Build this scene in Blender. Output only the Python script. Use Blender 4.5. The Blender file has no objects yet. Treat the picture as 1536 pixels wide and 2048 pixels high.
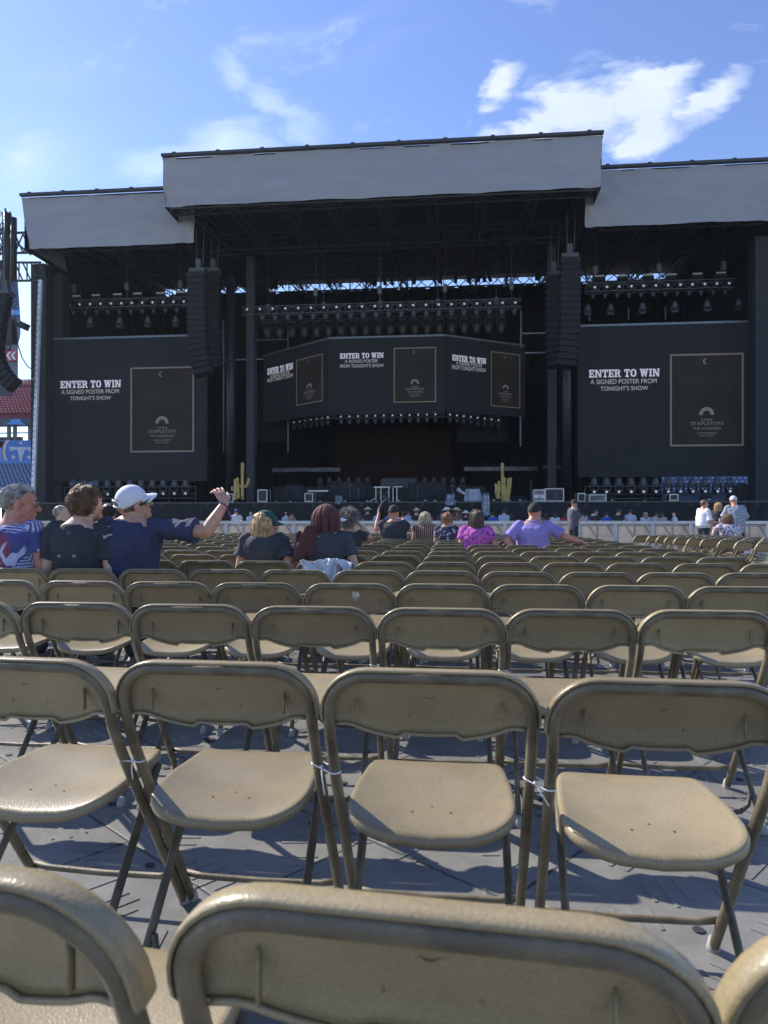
import bpy, math, random
from math import sin, cos, pi, radians as R
from mathutils import Vector, Matrix, noise
random.seed(7)
scn = bpy.context.scene
# ---------------------------------------------------------------- camera
F = 1415.0; TH = R(5.65); HC = 1.11; HY = 1040.0      # focal (px of 1536), yaw to the left, eye height, horizon row
cam = bpy.data.cameras.new('camera'); co = bpy.data.objects.new('camera', cam); scn.collection.objects.link(co)
co.location = (0, 0, HC); co.rotation_euler = (R(90), 0, TH)
cam.sensor_fit = 'HORIZONTAL'; cam.sensor_width = 36; cam.lens = 36 * F / 1536
cam.shift_y = (HY - 1024) / 1536; cam.clip_end = 3000; cam.clip_start = .05
cam.dof.use_dof = True; cam.dof.focus_distance = 6.0; cam.dof.aperture_fstop = 11.0
scn.camera = co
# ---------------------------------------------------------------- light
SUN_AZ, SUN_EL = R(62), R(38)                           # azimuth left of +Y, elevation
S = Vector((-sin(SUN_AZ)*cos(SUN_EL), cos(SUN_AZ)*cos(SUN_EL), sin(SUN_EL)))
sl = bpy.data.lights.new('sun', 'SUN'); so = bpy.data.objects.new('sun', sl); scn.collection.objects.link(so)
sl.energy = 5.0; sl.angle = R(.5); sl.color = (1, .93, .82)
so.rotation_euler = S.to_track_quat('Z', 'Y').to_euler()
scn.view_settings.view_transform = 'Standard'; scn.view_settings.look = 'None'
scn.view_settings.exposure = 0.62; scn.view_settings.gamma = 1
scn.cycles.max_bounces = 6; scn.cycles.transparent_max_bounces = 8; scn.cycles.use_denoising = True
w = bpy.data.worlds.new('World'); scn.world = w; w.use_nodes = True
nt = w.node_tree; N = nt.nodes; L = nt.links; N.clear()
def nd(t, **k):
    n = N.new(t)
    for a, b in k.items(): setattr(n, a, b)
    return n
def mth(op, a, b=None, clamp=False):
    n = nd('ShaderNodeMath', operation=op, use_clamp=clamp)
    for i, v in enumerate((a, b)):
        if v is None: continue
        if isinstance(v, (int, float)): n.inputs[i].default_value = v
        else: L.new(v, n.inputs[i])
    return n.outputs[0]
out = nd('ShaderNodeOutputWorld'); bg = nd('ShaderNodeBackground'); bg.inputs[1].default_value = .13
L.new(bg.outputs[0], out.inputs[0])
sky = nd('ShaderNodeTexSky', sky_type='NISHITA', sun_disc=False)
sky.sun_elevation = SUN_EL; sky.sun_rotation = -SUN_AZ; sky.air_density = 1.0; sky.dust_density = .15; sky.ozone_density = 2.6
hsv = nd('ShaderNodeHueSaturation'); hsv.inputs['Hue'].default_value = .514; hsv.inputs['Saturation'].default_value = 1.08; hsv.inputs['Value'].default_value = 1.18
L.new(sky.outputs[0], hsv.inputs['Color'])
tc = nd('ShaderNodeTexCoord'); sp = nd('ShaderNodeSeparateXYZ'); L.new(tc.outputs['Generated'], sp.inputs[0])
ym = mth('MAXIMUM', sp.outputs[1], .02)
ca, cb = mth('DIVIDE', sp.outputs[0], ym), mth('DIVIDE', sp.outputs[2], ym)
cmb = nd('ShaderNodeCombineXYZ'); L.new(ca, cmb.inputs[0]); L.new(cb, cmb.inputs[1])
def ab(px, py):                                         # direction of a point of the sky
    u = (px-768)/F; a = (u*cos(TH)-sin(TH))/(cos(TH)+u*sin(TH)); return a, (HY-py)/F*(cos(TH)-a*sin(TH))
nz1 = nd('ShaderNodeTexNoise'); nz1.inputs['Scale'].default_value = 9; nz1.inputs['Detail'].default_value = 9; nz1.inputs['Roughness'].default_value = .62; nz1.inputs['Distortion'].default_value = .35
mpn = nd('ShaderNodeMapping'); mpn.inputs['Rotation'].default_value = (0, 0, R(-35)); mpn.inputs['Scale'].default_value = (.75, 1.35, 1); L.new(cmb.outputs[0], mpn.inputs[0]); L.new(mpn.outputs[0], nz1.inputs['Vector'])
warp = nd('ShaderNodeVectorMath', operation='SUBTRACT'); L.new(nz1.outputs['Color'], warp.inputs[0]); warp.inputs[1].default_value = (.5, .5, .5)
wsc = nd('ShaderNodeVectorMath', operation='SCALE'); L.new(warp.outputs[0], wsc.inputs[0]); wsc.inputs['Scale'].default_value = .13
wad = nd('ShaderNodeVectorMath', operation='ADD'); L.new(cmb.outputs[0], wad.inputs[0]); L.new(wsc.outputs[0], wad.inputs[1])
def blobs(lst):
    acc = None
    for (px, py, rx, ry, rot, k) in lst:
        a, b = ab(px, py); m = nd('ShaderNodeMapping', vector_type='TEXTURE')
        m.inputs['Location'].default_value = (a, b, 0); m.inputs['Rotation'].default_value = (0, 0, R(rot)); m.inputs['Scale'].default_value = (rx/F, ry/F, 1)
        L.new(wad.outputs[0], m.inputs[0]); ln = nd('ShaderNodeVectorMath', operation='LENGTH'); L.new(m.outputs[0], ln.inputs[0])
        v = mth('MULTIPLY', mth('SUBTRACT', 1.0, ln.outputs['Value']), k)
        acc = v if acc is None else mth('MAXIMUM', acc, v)
    return mth('MAXIMUM', acc, 0.0)
nzf = mth('MULTIPLY', mth('SUBTRACT', nz1.outputs['Fac'], .5), 1.0)
big = blobs([(1150, 235, 165, 75, 8, 1), (1060, 262, 140, 50, 20, 1), (1285, 210, 120, 100, 30, 1), (1290, 280, 85, 60, 10, 1), (1330, 150, 80, 38, 15, 1), (1405, 212, 130, 44, 33, .9), (1015, 165, 62, 40, 50, .7), (1250, 300, 40, 40, 0, .8)])
bm_ = mth('MULTIPLY', mth('SUBTRACT', mth('ADD', big, mth('MULTIPLY', nzf, 1.2)), .09), 2.1, True)
wis = blobs([(470, 145, 70, 45, -40, .55), (570, 210, 170, 42, -38, .5), (450, 290, 170, 70, 5, .75), (330, 330, 160, 60, 5, .6), (60, 330, 260, 150, 10, .28), (120, 160, 240, 90, 10, .14), (640, 60, 320, 60, 12, .2), (40, 620, 200, 220, 0, .9), (780, 100, 200, 60, 20, .14)])
wm_ = mth('MULTIPLY', mth('MAXIMUM', mth('ADD', wis, mth('MULTIPLY', nzf, .55)), 0), mth('MULTIPLY', wis, 3.6, True), True)
mix1 = nd('ShaderNodeMixRGB'); L.new(mth('MULTIPLY', wm_, .55), mix1.inputs[0]); L.new(hsv.outputs[0], mix1.inputs[1]); mix1.inputs[2].default_value = (6.2, 6.9, 7.8, 1)
mix2 = nd('ShaderNodeMixRGB'); L.new(mth('MULTIPLY', bm_, mth('ADD', .48, mth('MULTIPLY', nz1.outputs['Fac'], .62)), True), mix2.inputs[0]); L.new(mix1.outputs[0], mix2.inputs[1]); mix2.inputs[2].default_value = (4.7, 5.2, 6.1, 1)
L.new(mix2.outputs[0], bg.inputs[0])
# ---------------------------------------------------------------- helpers
C = scn.collection
def AY(px): u = (px-768)/F; return (u*cos(TH)-sin(TH))/(cos(TH)+u*sin(TH))
def W(px, py, Y):                                       # the point of the world plane at distance Y seen at a photo position
    a = AY(px); return Vector((a*Y, Y, HC+(HY-py)/F*Y*(cos(TH)-a*sin(TH))))
_m = {}
def mat(name, col, rough=.6, metal=0, var=.12, vs=3.0, bump=0, bs=60, spec=.5, col2=None, emit=None, es=1, coords='Object'):
    if name in _m: return _m[name]
    m = bpy.data.materials.new(name); m.use_nodes = True; t = m.node_tree; p = t.nodes['Principled BSDF']
    p.inputs['Roughness'].default_value = rough; p.inputs['Metallic'].default_value = metal; p.inputs['Specular IOR Level'].default_value = spec
    c = t.nodes.new('ShaderNodeTexCoord')
    nz = t.nodes.new('ShaderNodeTexNoise'); nz.inputs['Scale'].default_value = vs; nz.inputs['Detail'].default_value = 6; nz.inputs['Roughness'].default_value = .6
    t.links.new(c.outputs[coords], nz.inputs['Vector'])
    rp = t.nodes.new('ShaderNodeValToRGB'); d = col2 or [x*(1-2.2*var) for x in col]
    rp.color_ramp.elements[0].position = .3; rp.color_ramp.elements[1].position = .7
    rp.color_ramp.elements[0].color = (*d, 1); rp.color_ramp.elements[1].color = (*[min(1, x*(1+var)) for x in col], 1)
    t.links.new(nz.outputs['Fac'], rp.inputs[0]); t.links.new(rp.outputs[0], p.inputs['Base Color'])
    if bump:
        n2 = t.nodes.new('ShaderNodeTexNoise'); n2.inputs['Scale'].default_value = bs; n2.inputs['Detail'].default_value = 3
        b = t.nodes.new('ShaderNodeBump'); b.inputs['Strength'].default_value = bump; b.inputs['Distance'].default_value = .01
        t.links.new(c.outputs[coords], n2.inputs['Vector']); t.links.new(n2.outputs['Fac'], b.inputs['Height']); t.links.new(b.outputs[0], p.inputs['Normal'])
    if emit: p.inputs['Emission Color'].default_value = (*emit, 1); p.inputs['Emission Strength'].default_value = es
    _m[name] = m; return m
class MB:
    def __init__(s): s.v = []; s.f = []; s.k = []; s.mi = 0
    def add(s, vs, fs):
        o = len(s.v); s.v += [tuple(x) for x in vs]; s.f += [tuple(i+o for i in f) for f in fs]; s.k += [s.mi]*len(fs); return s
    def box(s, c, d, rot=None):
        x, y, z = d[0]/2, d[1]/2, d[2]/2; c = Vector(c)
        P = [Vector((i*x, j*y, k*z)) for k in (-1, 1) for j in (-1, 1) for i in (-1, 1)]
        if rot is not None: P = [rot @ p for p in P]
        return s.add([c+p for p in P], [(0, 2, 3, 1), (4, 5, 7, 6), (0, 1, 5, 4), (2, 6, 7, 3), (0, 4, 6, 2), (1, 3, 7, 5)])
    def bar(s, a, b, t, t2=None):                       # square bar from a to b
        a, b = Vector(a), Vector(b); d = b-a
        return s.box((a+b)/2, (t, t2 or t, d.length), d.to_track_quat('Z', 'Y').to_matrix())
    def tube(s, pts, r, n=8, cap=True, ell=1.0):
        pts = [Vector(p) for p in pts]; rs = r if isinstance(r, (list, tuple)) else [r]*len(pts); vs = []; up = None
        for i, p in enumerate(pts):
            d = (pts[min(i+1, len(pts)-1)]-pts[max(i-1, 0)]).normalized()
            if up is None: up = d.orthogonal().normalized()
            up = (up-d*up.dot(d)); up = up.normalized() if up.length > 1e-6 else d.orthogonal().normalized()
            sd = d.cross(up)
            for j in range(n): a = 2*pi*j/n; vs.append(p+up*cos(a)*rs[i]+sd*sin(a)*rs[i]*ell)
        fs = [(i*n+j, i*n+(j+1) % n, (i+1)*n+(j+1) % n, (i+1)*n+j) for i in range(len(pts)-1) for j in range(n)]
        if cap: fs += [tuple(range(n))[::-1], tuple((len(pts)-1)*n+j for j in range(n))]
        return s.add(vs, fs)
    def ball(s, c, r, M=None, n=10, m=7):
        rx, ry, rz = r if isinstance(r, (tuple, list)) else (r, r, r); c = Vector(c); vs = []
        for i in range(1, m):
            t = pi*i/m
            for j in range(n): a = 2*pi*j/n; vs.append(Vector((rx*sin(t)*cos(a), ry*sin(t)*sin(a), rz*cos(t))))
        vs += [Vector((0, 0, rz)), Vector((0, 0, -rz))]
        vs = [(M @ (c+v)) if M is not None else c+v for v in vs]
        fs = [(i*n+j, (i+1)*n+j, (i+1)*n+(j+1) % n, i*n+(j+1) % n) for i in range(m-2) for j in range(n)]
        T = (m-1)*n
        fs += [(T, j, (j+1) % n) for j in range(n)] + [(T+1, (m-2)*n+(j+1) % n, (m-2)*n+j) for j in range(n)]
        return s.add(vs, fs)
    def rings(s, rg, cap=True):                         # closed loft over lists of rings
        n = len(rg[0]); vs = [v for r_ in rg for v in r_]
        fs = [(i*n+j, i*n+(j+1) % n, (i+1)*n+(j+1) % n, (i+1)*n+j) for i in range(len(rg)-1) for j in range(n)]
        if cap: fs += [tuple(range(n))[::-1], tuple((len(rg)-1)*n+j for j in range(n))]
        return s.add(vs, fs)
    def grid(s, fn, nu, nv):
        vs = [fn(i/nu, j/nv) for j in range(nv+1) for i in range(nu+1)]
        return s.add(vs, [(j*(nu+1)+i, j*(nu+1)+i+1, (j+1)*(nu+1)+i+1, (j+1)*(nu+1)+i) for j in range(nv) for i in range(nu)])
    def mesh(s, name, mats, smooth=False):
        me = bpy.data.meshes.new(name); me.from_pydata(s.v, [], s.f)
        for m in (mats if isinstance(mats, (list, tuple)) else [mats]): me.materials.append(m)
        if any(s.k): me.polygons.foreach_set('material_index', s.k)
        if smooth: me.polygons.foreach_set('use_smooth', [True]*len(s.f))
        me.update(); return me
    def build(s, name, mats, parent=None, smooth=False, loc=None):
        o = bpy.data.objects.new(name, s.mesh(name, mats, smooth)); C.objects.link(o)
        if parent is not None: o.parent = parent
        if loc is not None: o.location = loc
        return o
def tag(o, label=None, cat=None, group=None, kind=None):
    if label: o['label'] = label
    if cat: o['category'] = cat
    if group: o['group'] = group
    if kind: o['kind'] = kind
    return o
def thing(name, label, cat, loc=(0, 0, 0), rz=0, group=None):
    o = bpy.data.objects.new(name, None); C.objects.link(o); o.location = loc; o.rotation_euler = (0, 0, rz); o.empty_display_size = .1
    return tag(o, label, cat, group)
def copy_tree(o, parent=None):
    c = o.copy(); C.objects.link(c)
    if parent is not None: c.parent = parent
    for ch in KIDS.get(o.name, []): 
        copy_tree(ch, c)
    return c
KIDS = {}
def remember(root):                                     # children lists used by copy_tree
    for o in list(C.objects):
        if o.parent is not None and o.parent.name in KIDS_SET(root): KIDS.setdefault(o.parent.name, []).append(o)
def KIDS_SET(root):
    return {root.name} | {o.name for o in C.objects if o.parent is root}
ORD = ['zeroth', 'first', 'second', 'third', 'fourth', 'fifth', 'sixth', 'seventh', 'eighth', 'ninth', 'tenth', 'eleventh', 'twelfth', 'thirteenth', 'fourteenth', 'fifteenth', 'sixteenth', 'seventeenth', 'eighteenth', 'nineteenth', 'twentieth', 'twenty-first', 'twenty-second', 'twenty-third', 'twenty-fourth', 'twenty-fifth', 'twenty-sixth', 'twenty-seventh', 'twenty-eighth', 'twenty-ninth', 'thirtieth', 'thirty-first', 'thirty-second']
def text_mesh(body, size, align='CENTER', off=0, sx=1.0, ext=0.0):
    cu = bpy.data.curves.new('t', 'FONT'); cu.body = body; cu.size = size; cu.align_x = align; cu.align_y = 'CENTER'; cu.offset = off; cu.extrude = ext
    o = bpy.data.objects.new('t', cu); C.objects.link(o); bpy.context.view_layer.update()
    me = bpy.data.meshes.new_from_object(o); bpy.data.objects.remove(o)
    for v in me.vertices: v.co = Vector((v.co.x*sx, 0, v.co.y))
    return me
# ---------------------------------------------------------------- ground
def ground_mat():
    m = bpy.data.materials.new('field_cover'); m.use_nodes = True; t = m.node_tree; p = t.nodes['Principled BSDF']; n = t.nodes; l = t.links
    c = n.new('ShaderNodeTexCoord'); b = n.new('ShaderNodeTexBrick'); b.offset = .5; b.inputs['Scale'].default_value = 1
    b.inputs['Brick Width'].default_value = 1.16; b.inputs['Row Height'].default_value = .58; b.inputs['Mortar Size'].default_value = .006
    mp = n.new('ShaderNodeMapping'); mp.inputs['Rotation'].default_value = (0, 0, R(38)); l.new(c.outputs['Object'], mp.inputs[0]); l.new(mp.outputs[0], b.inputs['Vector'])
    b.inputs['Color1'].default_value = (.21, .205, .192, 1); b.inputs['Color2'].default_value = (.18, .177, .168, 1); b.inputs['Mortar'].default_value = (.07, .07, .075, 1)
    nz = n.new('ShaderNodeTexNoise'); nz.inputs['Scale'].default_value = 5; nz.inputs['Detail'].default_value = 8; nz.inputs['Roughness'].default_value = .65
    l.new(c.outputs['Object'], nz.inputs['Vector']); mr = n.new('ShaderNodeMapRange'); mr.inputs[3].default_value = .42; mr.inputs[4].default_value = 1.45; l.new(nz.outputs['Fac'], mr.inputs[0])
    mx = n.new('ShaderNodeMixRGB'); mx.blend_type = 'MULTIPLY'; mx.inputs[0].default_value = 1; l.new(b.outputs['Color'], mx.inputs[1]); l.new(mr.outputs[0], mx.inputs[2])
    l.new(mx.outputs[0], p.inputs['Base Color']); p.inputs['Roughness'].default_value = .38
    bp = n.new('ShaderNodeBump'); bp.inputs['Strength'].default_value = .35; bp.inputs['Distance'].default_value = .004
    n2 = n.new('ShaderNodeTexNoise'); n2.inputs['Scale'].default_value = 45; n2.inputs['Detail'].default_value = 4; l.new(c.outputs['Object'], n2.inputs['Vector'])
    ad = n.new('ShaderNodeMath'); ad.operation = 'SUBTRACT'; l.new(n2.outputs['Fac'], ad.inputs[0]); l.new(b.outputs['Fac'], ad.inputs[1]); l.new(ad.outputs[0], bp.inputs['Height']); l.new(bp.outputs[0], p.inputs['Normal'])
    return m
g = MB(); g.add([(-400, -60, 0), (400, -60, 0), (400, 500, 0), (-400, 500, 0)], [(0, 1, 2, 3)])
rg = random.Random(3)
Rg = Matrix.Rotation(R(38), 3, 'Z')
for i in range(-34, 34):                                # the raised tread bars and plugs moulded into the cover panels
    for j in range(-20, 40):
        c = Rg @ Vector(((i+.5)*.29, (j+.5)*.29, 0))
        if not (.3 < c.y < 6.2 and -.62*c.y-.6 < c.x < .5*c.y+.6): continue
        q = (i*7+j*3+(i//2)*5) % 4; a = R(38)+R([12, 58, 102, 148][q]); u_ = Vector((cos(a), sin(a), 0)); v_ = Vector((-sin(a), cos(a), 0))
        for k in range(5):
            Ln = .155-.035*abs(k-(1.2 if (i+j) % 2 else 2.8))*1.0; o = v_*(k-2)*.052+u_*.012*((k*7+i) % 3-1)
            if (i*5+j*11+k*3) % 7 == 0: continue
            g.box((c.x+o.x, c.y+o.y, .0012), (Ln, .011, .0038), Matrix.Rotation(a, 3, 'Z'))
gnd = g.build('ground', ground_mat()); tag(gnd, kind='structure')
pl = MB(); dk = mat('plug_rubber', (.03, .032, .036), .7)
for i in range(-10, 10):
    for j in range(-8, 14):
        for (du, dv) in ((.0, .0),)+(((.29, .29),) if (i+j) % 3 == 0 else ()):
            c = Rg @ Vector((i*.58+du, j*.58+dv, 0))
            if not (.3 < c.y < 7 and abs(c.x) < .7*c.y+.6): continue
            rr = .034 if du == 0 and (i*2+j) % 5 == 0 else .016
            n = 14; pl.add([(c.x+cos(2*pi*k/n)*rr, c.y+sin(2*pi*k/n)*rr, .0045) for k in range(n)], [tuple(range(n))])
            if rr > .03:
                pl.tube([(c.x+cos(2*pi*k/n)*rr*.7, c.y+sin(2*pi*k/n)*rr*.7, .0052) for k in range(n+1)], .0025, 4, False)
po = pl.build('ground_plugs', dk); tag(po, kind='structure')
# ---------------------------------------------------------------- folding chairs
def plastic():
    m = bpy.data.materials.new('tan_plastic'); m.use_nodes = True; t = m.node_tree; p = t.nodes['Principled BSDF']; n = t.nodes; l = t.links
    c = n.new('ShaderNodeTexCoord'); oi = n.new('ShaderNodeObjectInfo')
    nz = n.new('ShaderNodeTexNoise'); nz.inputs['Scale'].default_value = 7; nz.inputs['Detail'].default_value = 8; nz.inputs['Roughness'].default_value = .6
    ad = n.new('ShaderNodeVectorMath'); ad.operation = 'ADD'; l.new(c.outputs['Object'], ad.inputs[0])
    sc_ = n.new('ShaderNodeMath'); sc_.operation = 'MULTIPLY'; sc_.inputs[1].default_value = 37; l.new(oi.outputs['Random'], sc_.inputs[0])
    l.new(sc_.outputs[0], ad.inputs[1]); l.new(ad.outputs[0], nz.inputs['Vector'])
    rp = n.new('ShaderNodeValToRGB'); e = rp.color_ramp.elements; e[0].position = .28; e[1].position = .72; e[0].color = (.235, .188, .108, 1); e[1].color = (.300, .243, .144, 1)
    l.new(nz.outputs['Fac'], rp.inputs[0])
    hs = n.new('ShaderNodeHueSaturation'); mr = n.new('ShaderNodeMapRange'); mr.inputs[3].default_value = .8; mr.inputs[4].default_value = 1.12; l.new(oi.outputs['Random'], mr.inputs[0]); l.new(mr.outputs[0], hs.inputs['Value'])
    l.new(rp.outputs[0], hs.inputs['Color'])
    # scattered scuffs
    sn = n.new('ShaderNodeTexNoise'); sn.inputs['Scale'].default_value = 22; sn.inputs['Detail'].default_value = 5; l.new(ad.outputs[0], sn.inputs['Vector'])
    s2 = n.new('ShaderNodeValToRGB'); s2.color_ramp.elements[0].position = .66; s2.color_ramp.elements[1].position = .74; s2.color_ramp.elements[1].color = (.22, .22, .22, 1); s2.color_ramp.elements[0].color = (0, 0, 0, 1); l.new(sn.outputs['Fac'], s2.inputs[0])
    mx = n.new('ShaderNodeMixRGB'); l.new(s2.outputs[0], mx.inputs[0]); l.new(hs.outputs[0], mx.inputs[1]); mx.inputs[2].default_value = (.16, .12, .08, 1)
    g_ = n.new('ShaderNodeTexNoise'); g_.inputs['Scale'].default_value = 230; g_.inputs['Detail'].default_value = 2; l.new(c.outputs['Object'], g_.inputs['Vector'])
    gr = n.new('ShaderNodeMapRange'); gr.inputs[1].default_value = .3; gr.inputs[2].default_value = .7; gr.inputs[3].default_value = .88; gr.inputs[4].default_value = 1.13; l.new(g_.outputs['Fac'], gr.inputs[0])
    gm = n.new('ShaderNodeMixRGB'); gm.blend_type = 'MULTIPLY'; gm.inputs[0].default_value = 1; l.new(mx.outputs[0], gm.inputs[1]); l.new(gr.outputs[0], gm.inputs[2]); l.new(gm.outputs[0], p.inputs['Base Color']); p.inputs['Roughness'].default_value = .34; p.inputs['Specular IOR Level'].default_value = .55
    v = n.new('ShaderNodeTexNoise'); v.inputs['Scale'].default_value = 260; v.inputs['Detail'].default_value = 2; l.new(c.outputs['Object'], v.inputs['Vector'])
    b = n.new('ShaderNodeBump'); b.inputs['Strength'].default_value = .55; b.inputs['Distance'].default_value = .0012; l.new(v.outputs['Fac'], b.inputs['Height']); l.new(b.outputs[0], p.inputs['Normal'])
    return m
M_PL = plastic()
M_TUBE = mat('bronze_painted_tube', (.17, .14, .088), .48, .05, .3, 9, .25, 300, spec=.6)
M_LEG = mat('dark_painted_leg', (.12, .10, .068), .5, .05, .3, 9, .2, 300)
M_FOOT = mat('grey_foot_cap', (.30, .30, .29), .6)
M_TIE = mat('white_nylon', (.75, .76, .8), .4)
M_HOLE = mat('seat_hole', (.02, .015, .01), .8)
HWT = .2225                                             # half width of the back frame at the tube centre
def upath(n=7, off=0.0, zbot=0.0):
    """left foot, up the side, round the back, down again; off widens it in its own plane"""
    P = []; rr = .088; top = .772; W_ = HWT
    def dep(z): return .47*(1-z/.70)*.96 if z < .60 else .0645*(1-(z-.60)/.172)*1.0
    z0 = top-rr
    side = [zbot, .2, .42, .55, .62, z0] if zbot < .2 else [zbot, (zbot+z0)/2, z0]
    for z in side: P.append((-W_-off, dep(z), z))
    for k in range(1, n+1):
        a = (pi/2)*k/n; P.append((-W_+rr-(rr+off)*cos(a), dep(z0+rr*sin(a)), z0+(rr+off)*sin(a)))
    P += [(-x, y, z) for (x, y, z) in P[::-1]]
    return P
def chair(full=True):
    t = thing('folding_chair', 'tan folding chair', 'chair')
    f = MB(); n = 10 if full else 6
    f.tube(upath(7 if full else 4), .0132, n); fr = f.build('front_frame', M_TUBE, t, True)
    # second U frame: rear legs with their low bar
    r_ = MB()
    for s in (-1, 1):
        r_.tube([(s*.178, .375, .425), (s*.180, .20, .235), (s*.186, .022, .035)], .0122, n, ell=.75)
    q = [(-.172, .085, .115), (-.160, .072, .078), (-.13, .06, .058), (-.09, .058, .052), (.09, .058, .052), (.13, .06, .058), (.160, .072, .078), (.172, .085, .115)]
    r_.tube(q, .0085, n); r_.build('rear_frame', M_LEG, t, True)
    cb = MB(); cb.tube([(-.220, .40, .105), (-.17, .398, .098), (0, .397, .095), (.17, .398, .098), (.220, .40, .105)], .0092, n); cb.build('crossbar', M_TUBE, t, True)
    if full:
        for (x, y, z, dx) in ((-.187, .012, .02, 0), (.187, .012, .02, 0), (-.2225, .449, .02, 0), (.2225, .449, .02, 0)):
            c = MB(); c.tube([(x, y, 0), (x, y, .006), (x, y+(.012 if y < .2 else -.012), .036)], [.0165, .0175, .0145], 12); c.build('foot_cap', M_FOOT, t, True)
    # seat: dished shell with a skirt rolling down round the rim
    sb = MB(); nu, nv = (22, 20) if full else (8, 6)
    def outline(a, k):
        c_, s_ = cos(a), sin(a); e = .38
        x = math.copysign(abs(c_)**e, c_); y = math.copysign(abs(s_)**e, s_)
        wv = .190-.014*y-.010*max(0, -y)**2
        bow = -.012*(1-min(1, abs(x))**2) if y < 0 else .012*(1-x*x)
        return x*wv*k,   .25+y*.198*k+bow*k
    rings = []; na = 56 if full else 20
    ks = [.02, .25, .5, .7, .84, .93, .98, 1.0] if full else [.05, .6, .92, 1.0]
    def zs(x, y, k): 
        v = (y-.25)/.2; z = .447+.010*v-.013*math.exp(-((v+.35)**2)*3)*(1-(x/.19)**2)
        z += .010*abs(x/.18)**3*(1 if v < .3 else .4)
        if v < -.55: z -= .016*((-v-.55)/.45)**2*(1-(abs(x)/.2)**2.5)
        if v > .6: z -= .016*((v-.6)/.4)**2
        return z
    for k in ks: rings.append([Vector((*outline(2*pi*j/na, k), zs(*outline(2*pi*j/na, k), k)-(.004 if k == 1.0 else 0))) for j in range(na)])
    for (dk_, dz) in ((1.012, -.011), (1.008, -.024), (.985, -.025), (.975, -.012), (.5, -.012)):
        rings.append([Vector((*outline(2*pi*j/na, dk_), zs(*outline(2*pi*j/na, min(dk_, 1)), 1)+dz)) for j in range(na)])
    sb.rings(rings); seat = sb.build('seat', M_PL, t, True)
    if full:
        for (x, y) in ((-.045, .135), (.045, .137), (0, .17)):
            z = zs(x, y, .5)+.0012; hh = MB(); hh.add([(x+.003*cos(2*pi*k/8), y+.003*sin(2*pi*k/8), z) for k in range(8)], [tuple(range(8))]); hh.build('rivet_hole', M_HOLE, seat)
    # backrest: panel in front of the tube, a rolled rim wrapping over it
    bb = MB(); nx, nz_ = (30, 8) if full else (8, 3)
    def dep(z): return .0645*(1-(z-.60)/.172)
    def zb(x):
        ax = abs(x); z = .655-.040*max(0, 1-(ax/.175)**2)**.8 if ax < .175 else .655
        if ax < .058: z += .013
        elif ax < .070: z += .013*(.070-ax)/.012
        return z
    def ztop(x):
        ax = abs(x); c0 = HWT-.088
        return .684+math.sqrt(max(0, .092**2-(ax-c0)**2)) if ax > c0 else .776
    xs = [(-1+2*i/nx) for i in range(nx+1)]; xs = [math.copysign(abs(x)**.85, x)*.2225 for x in xs]
    def pnl(x, v, yo):
        a, b = zb(x), ztop(x); z = a+(b-a)*v; return Vector((x, dep(z)+yo+.020*(1-(x/.2225)**2)*(1-.35*v)-(.010*max(0, 1-v*5)), z))
    fr_ = [[pnl(x, j/nz_, .016) for x in xs] for j in range(nz_+1)]; bk = [[pnl(x, j/nz_, .0215) for x in xs] for j in range(nz_+1)]
    m_ = nx+1; vs = [v for r2 in fr_ for v in r2]+[v for r2 in bk for v in r2]; K = m_*(nz_+1); fs = []
    for j in range(nz_):
        for i in range(nx):
            a = j*m_+i; fs.append((a, a+1, a+m_+1, a+m_)); fs.append((K+a, K+a+m_, K+a+m_+1, K+a+1))
    for i in range(nx): fs.append((i, K+i, K+i+1, i+1))
    bb.add(vs, fs)
    for w_ in ([0] if full else []):                    # thick moulded lower edge
        pts = [pnl(x, 0, .014) for x in xs[1:-1]]; bb.tube(pts, .0042, 6)
    # rolled rim: section swept along the frame path
    path = upath(8 if full else 4, 0, .655); sec = [(-.0105, .0115), (-.009, .0165), (.0, .0185), (.018, .0178), (.025, .0148), (.028, .008), (.024, .004), (.022, .0), (.016, .0), (.016, .011), (.0, .0135), (-.0085, .0125)]
    if not full: sec = [(-.011, .013), (0, .0185), (.03, .0145), (.026, 0), (.016, .011)]
    rg_ = []
    for i, p in enumerate(path):
        x, y, z = p; c0 = HWT-.088; zc = .684
        if z <= zc+1e-6: o = Vector((math.copysign(1, x), 0, 0))
        else: 
            cx = math.copysign(c0, x); o = Vector((x-cx, 0, z-zc)); o = o.normalized()
        if z < .66: k = .55
        else: k = 1
        rg_.append([Vector((x, y+a*k, z))+o*b*k for (a, b) in sec])
    bb.rings(rg_)
    if full:
        for s in (-1, 1): bb.box((s*.158, dep(.69)+.013, .690), (.0022, .012, .052))
        bb.tube([(.0+.013*cos(2*pi*k/16), dep(.728)+.0345, .728+.013*sin(2*pi*k/16)) for k in range(17)], .0012, 4, False)
        for s in (-1, 1): bb.box((s*.046, dep(.672)+.032, .684), (.0018, .003, .028))
        bb.box((0, dep(.672)+.0335, .699), (.094, .003, .0018))
    bb.build('backrest', M_PL, t, True)
    return t
CH = chair(True); CH2 = chair(False); remember(CH); remember(CH2)
def kids_of(o): return KIDS.get(o.name, [])
LATER = []; usedA = {'f': False, 'n': False}
def put_chair(loc, rz, label, full):
    if not full and LATER is not None: LATER.append((Vector(loc), rz, label)); return None
    key = 'f' if full else 'n'; src = CH if full else CH2
    if not usedA[key]: o = src; usedA[key] = True
    else: o = copy_tree(src)
    o.location = loc; o.rotation_euler = (0, 0, rz); o['label'] = label; o['group'] = 'tan folding chairs set out in rows'
    return o
ROWY = [.60, 1.515, 2.60, 3.55, 4.47, 5.42]
while len(ROWY) < 18: ROWY.append(ROWY[-1]+.955)
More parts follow.
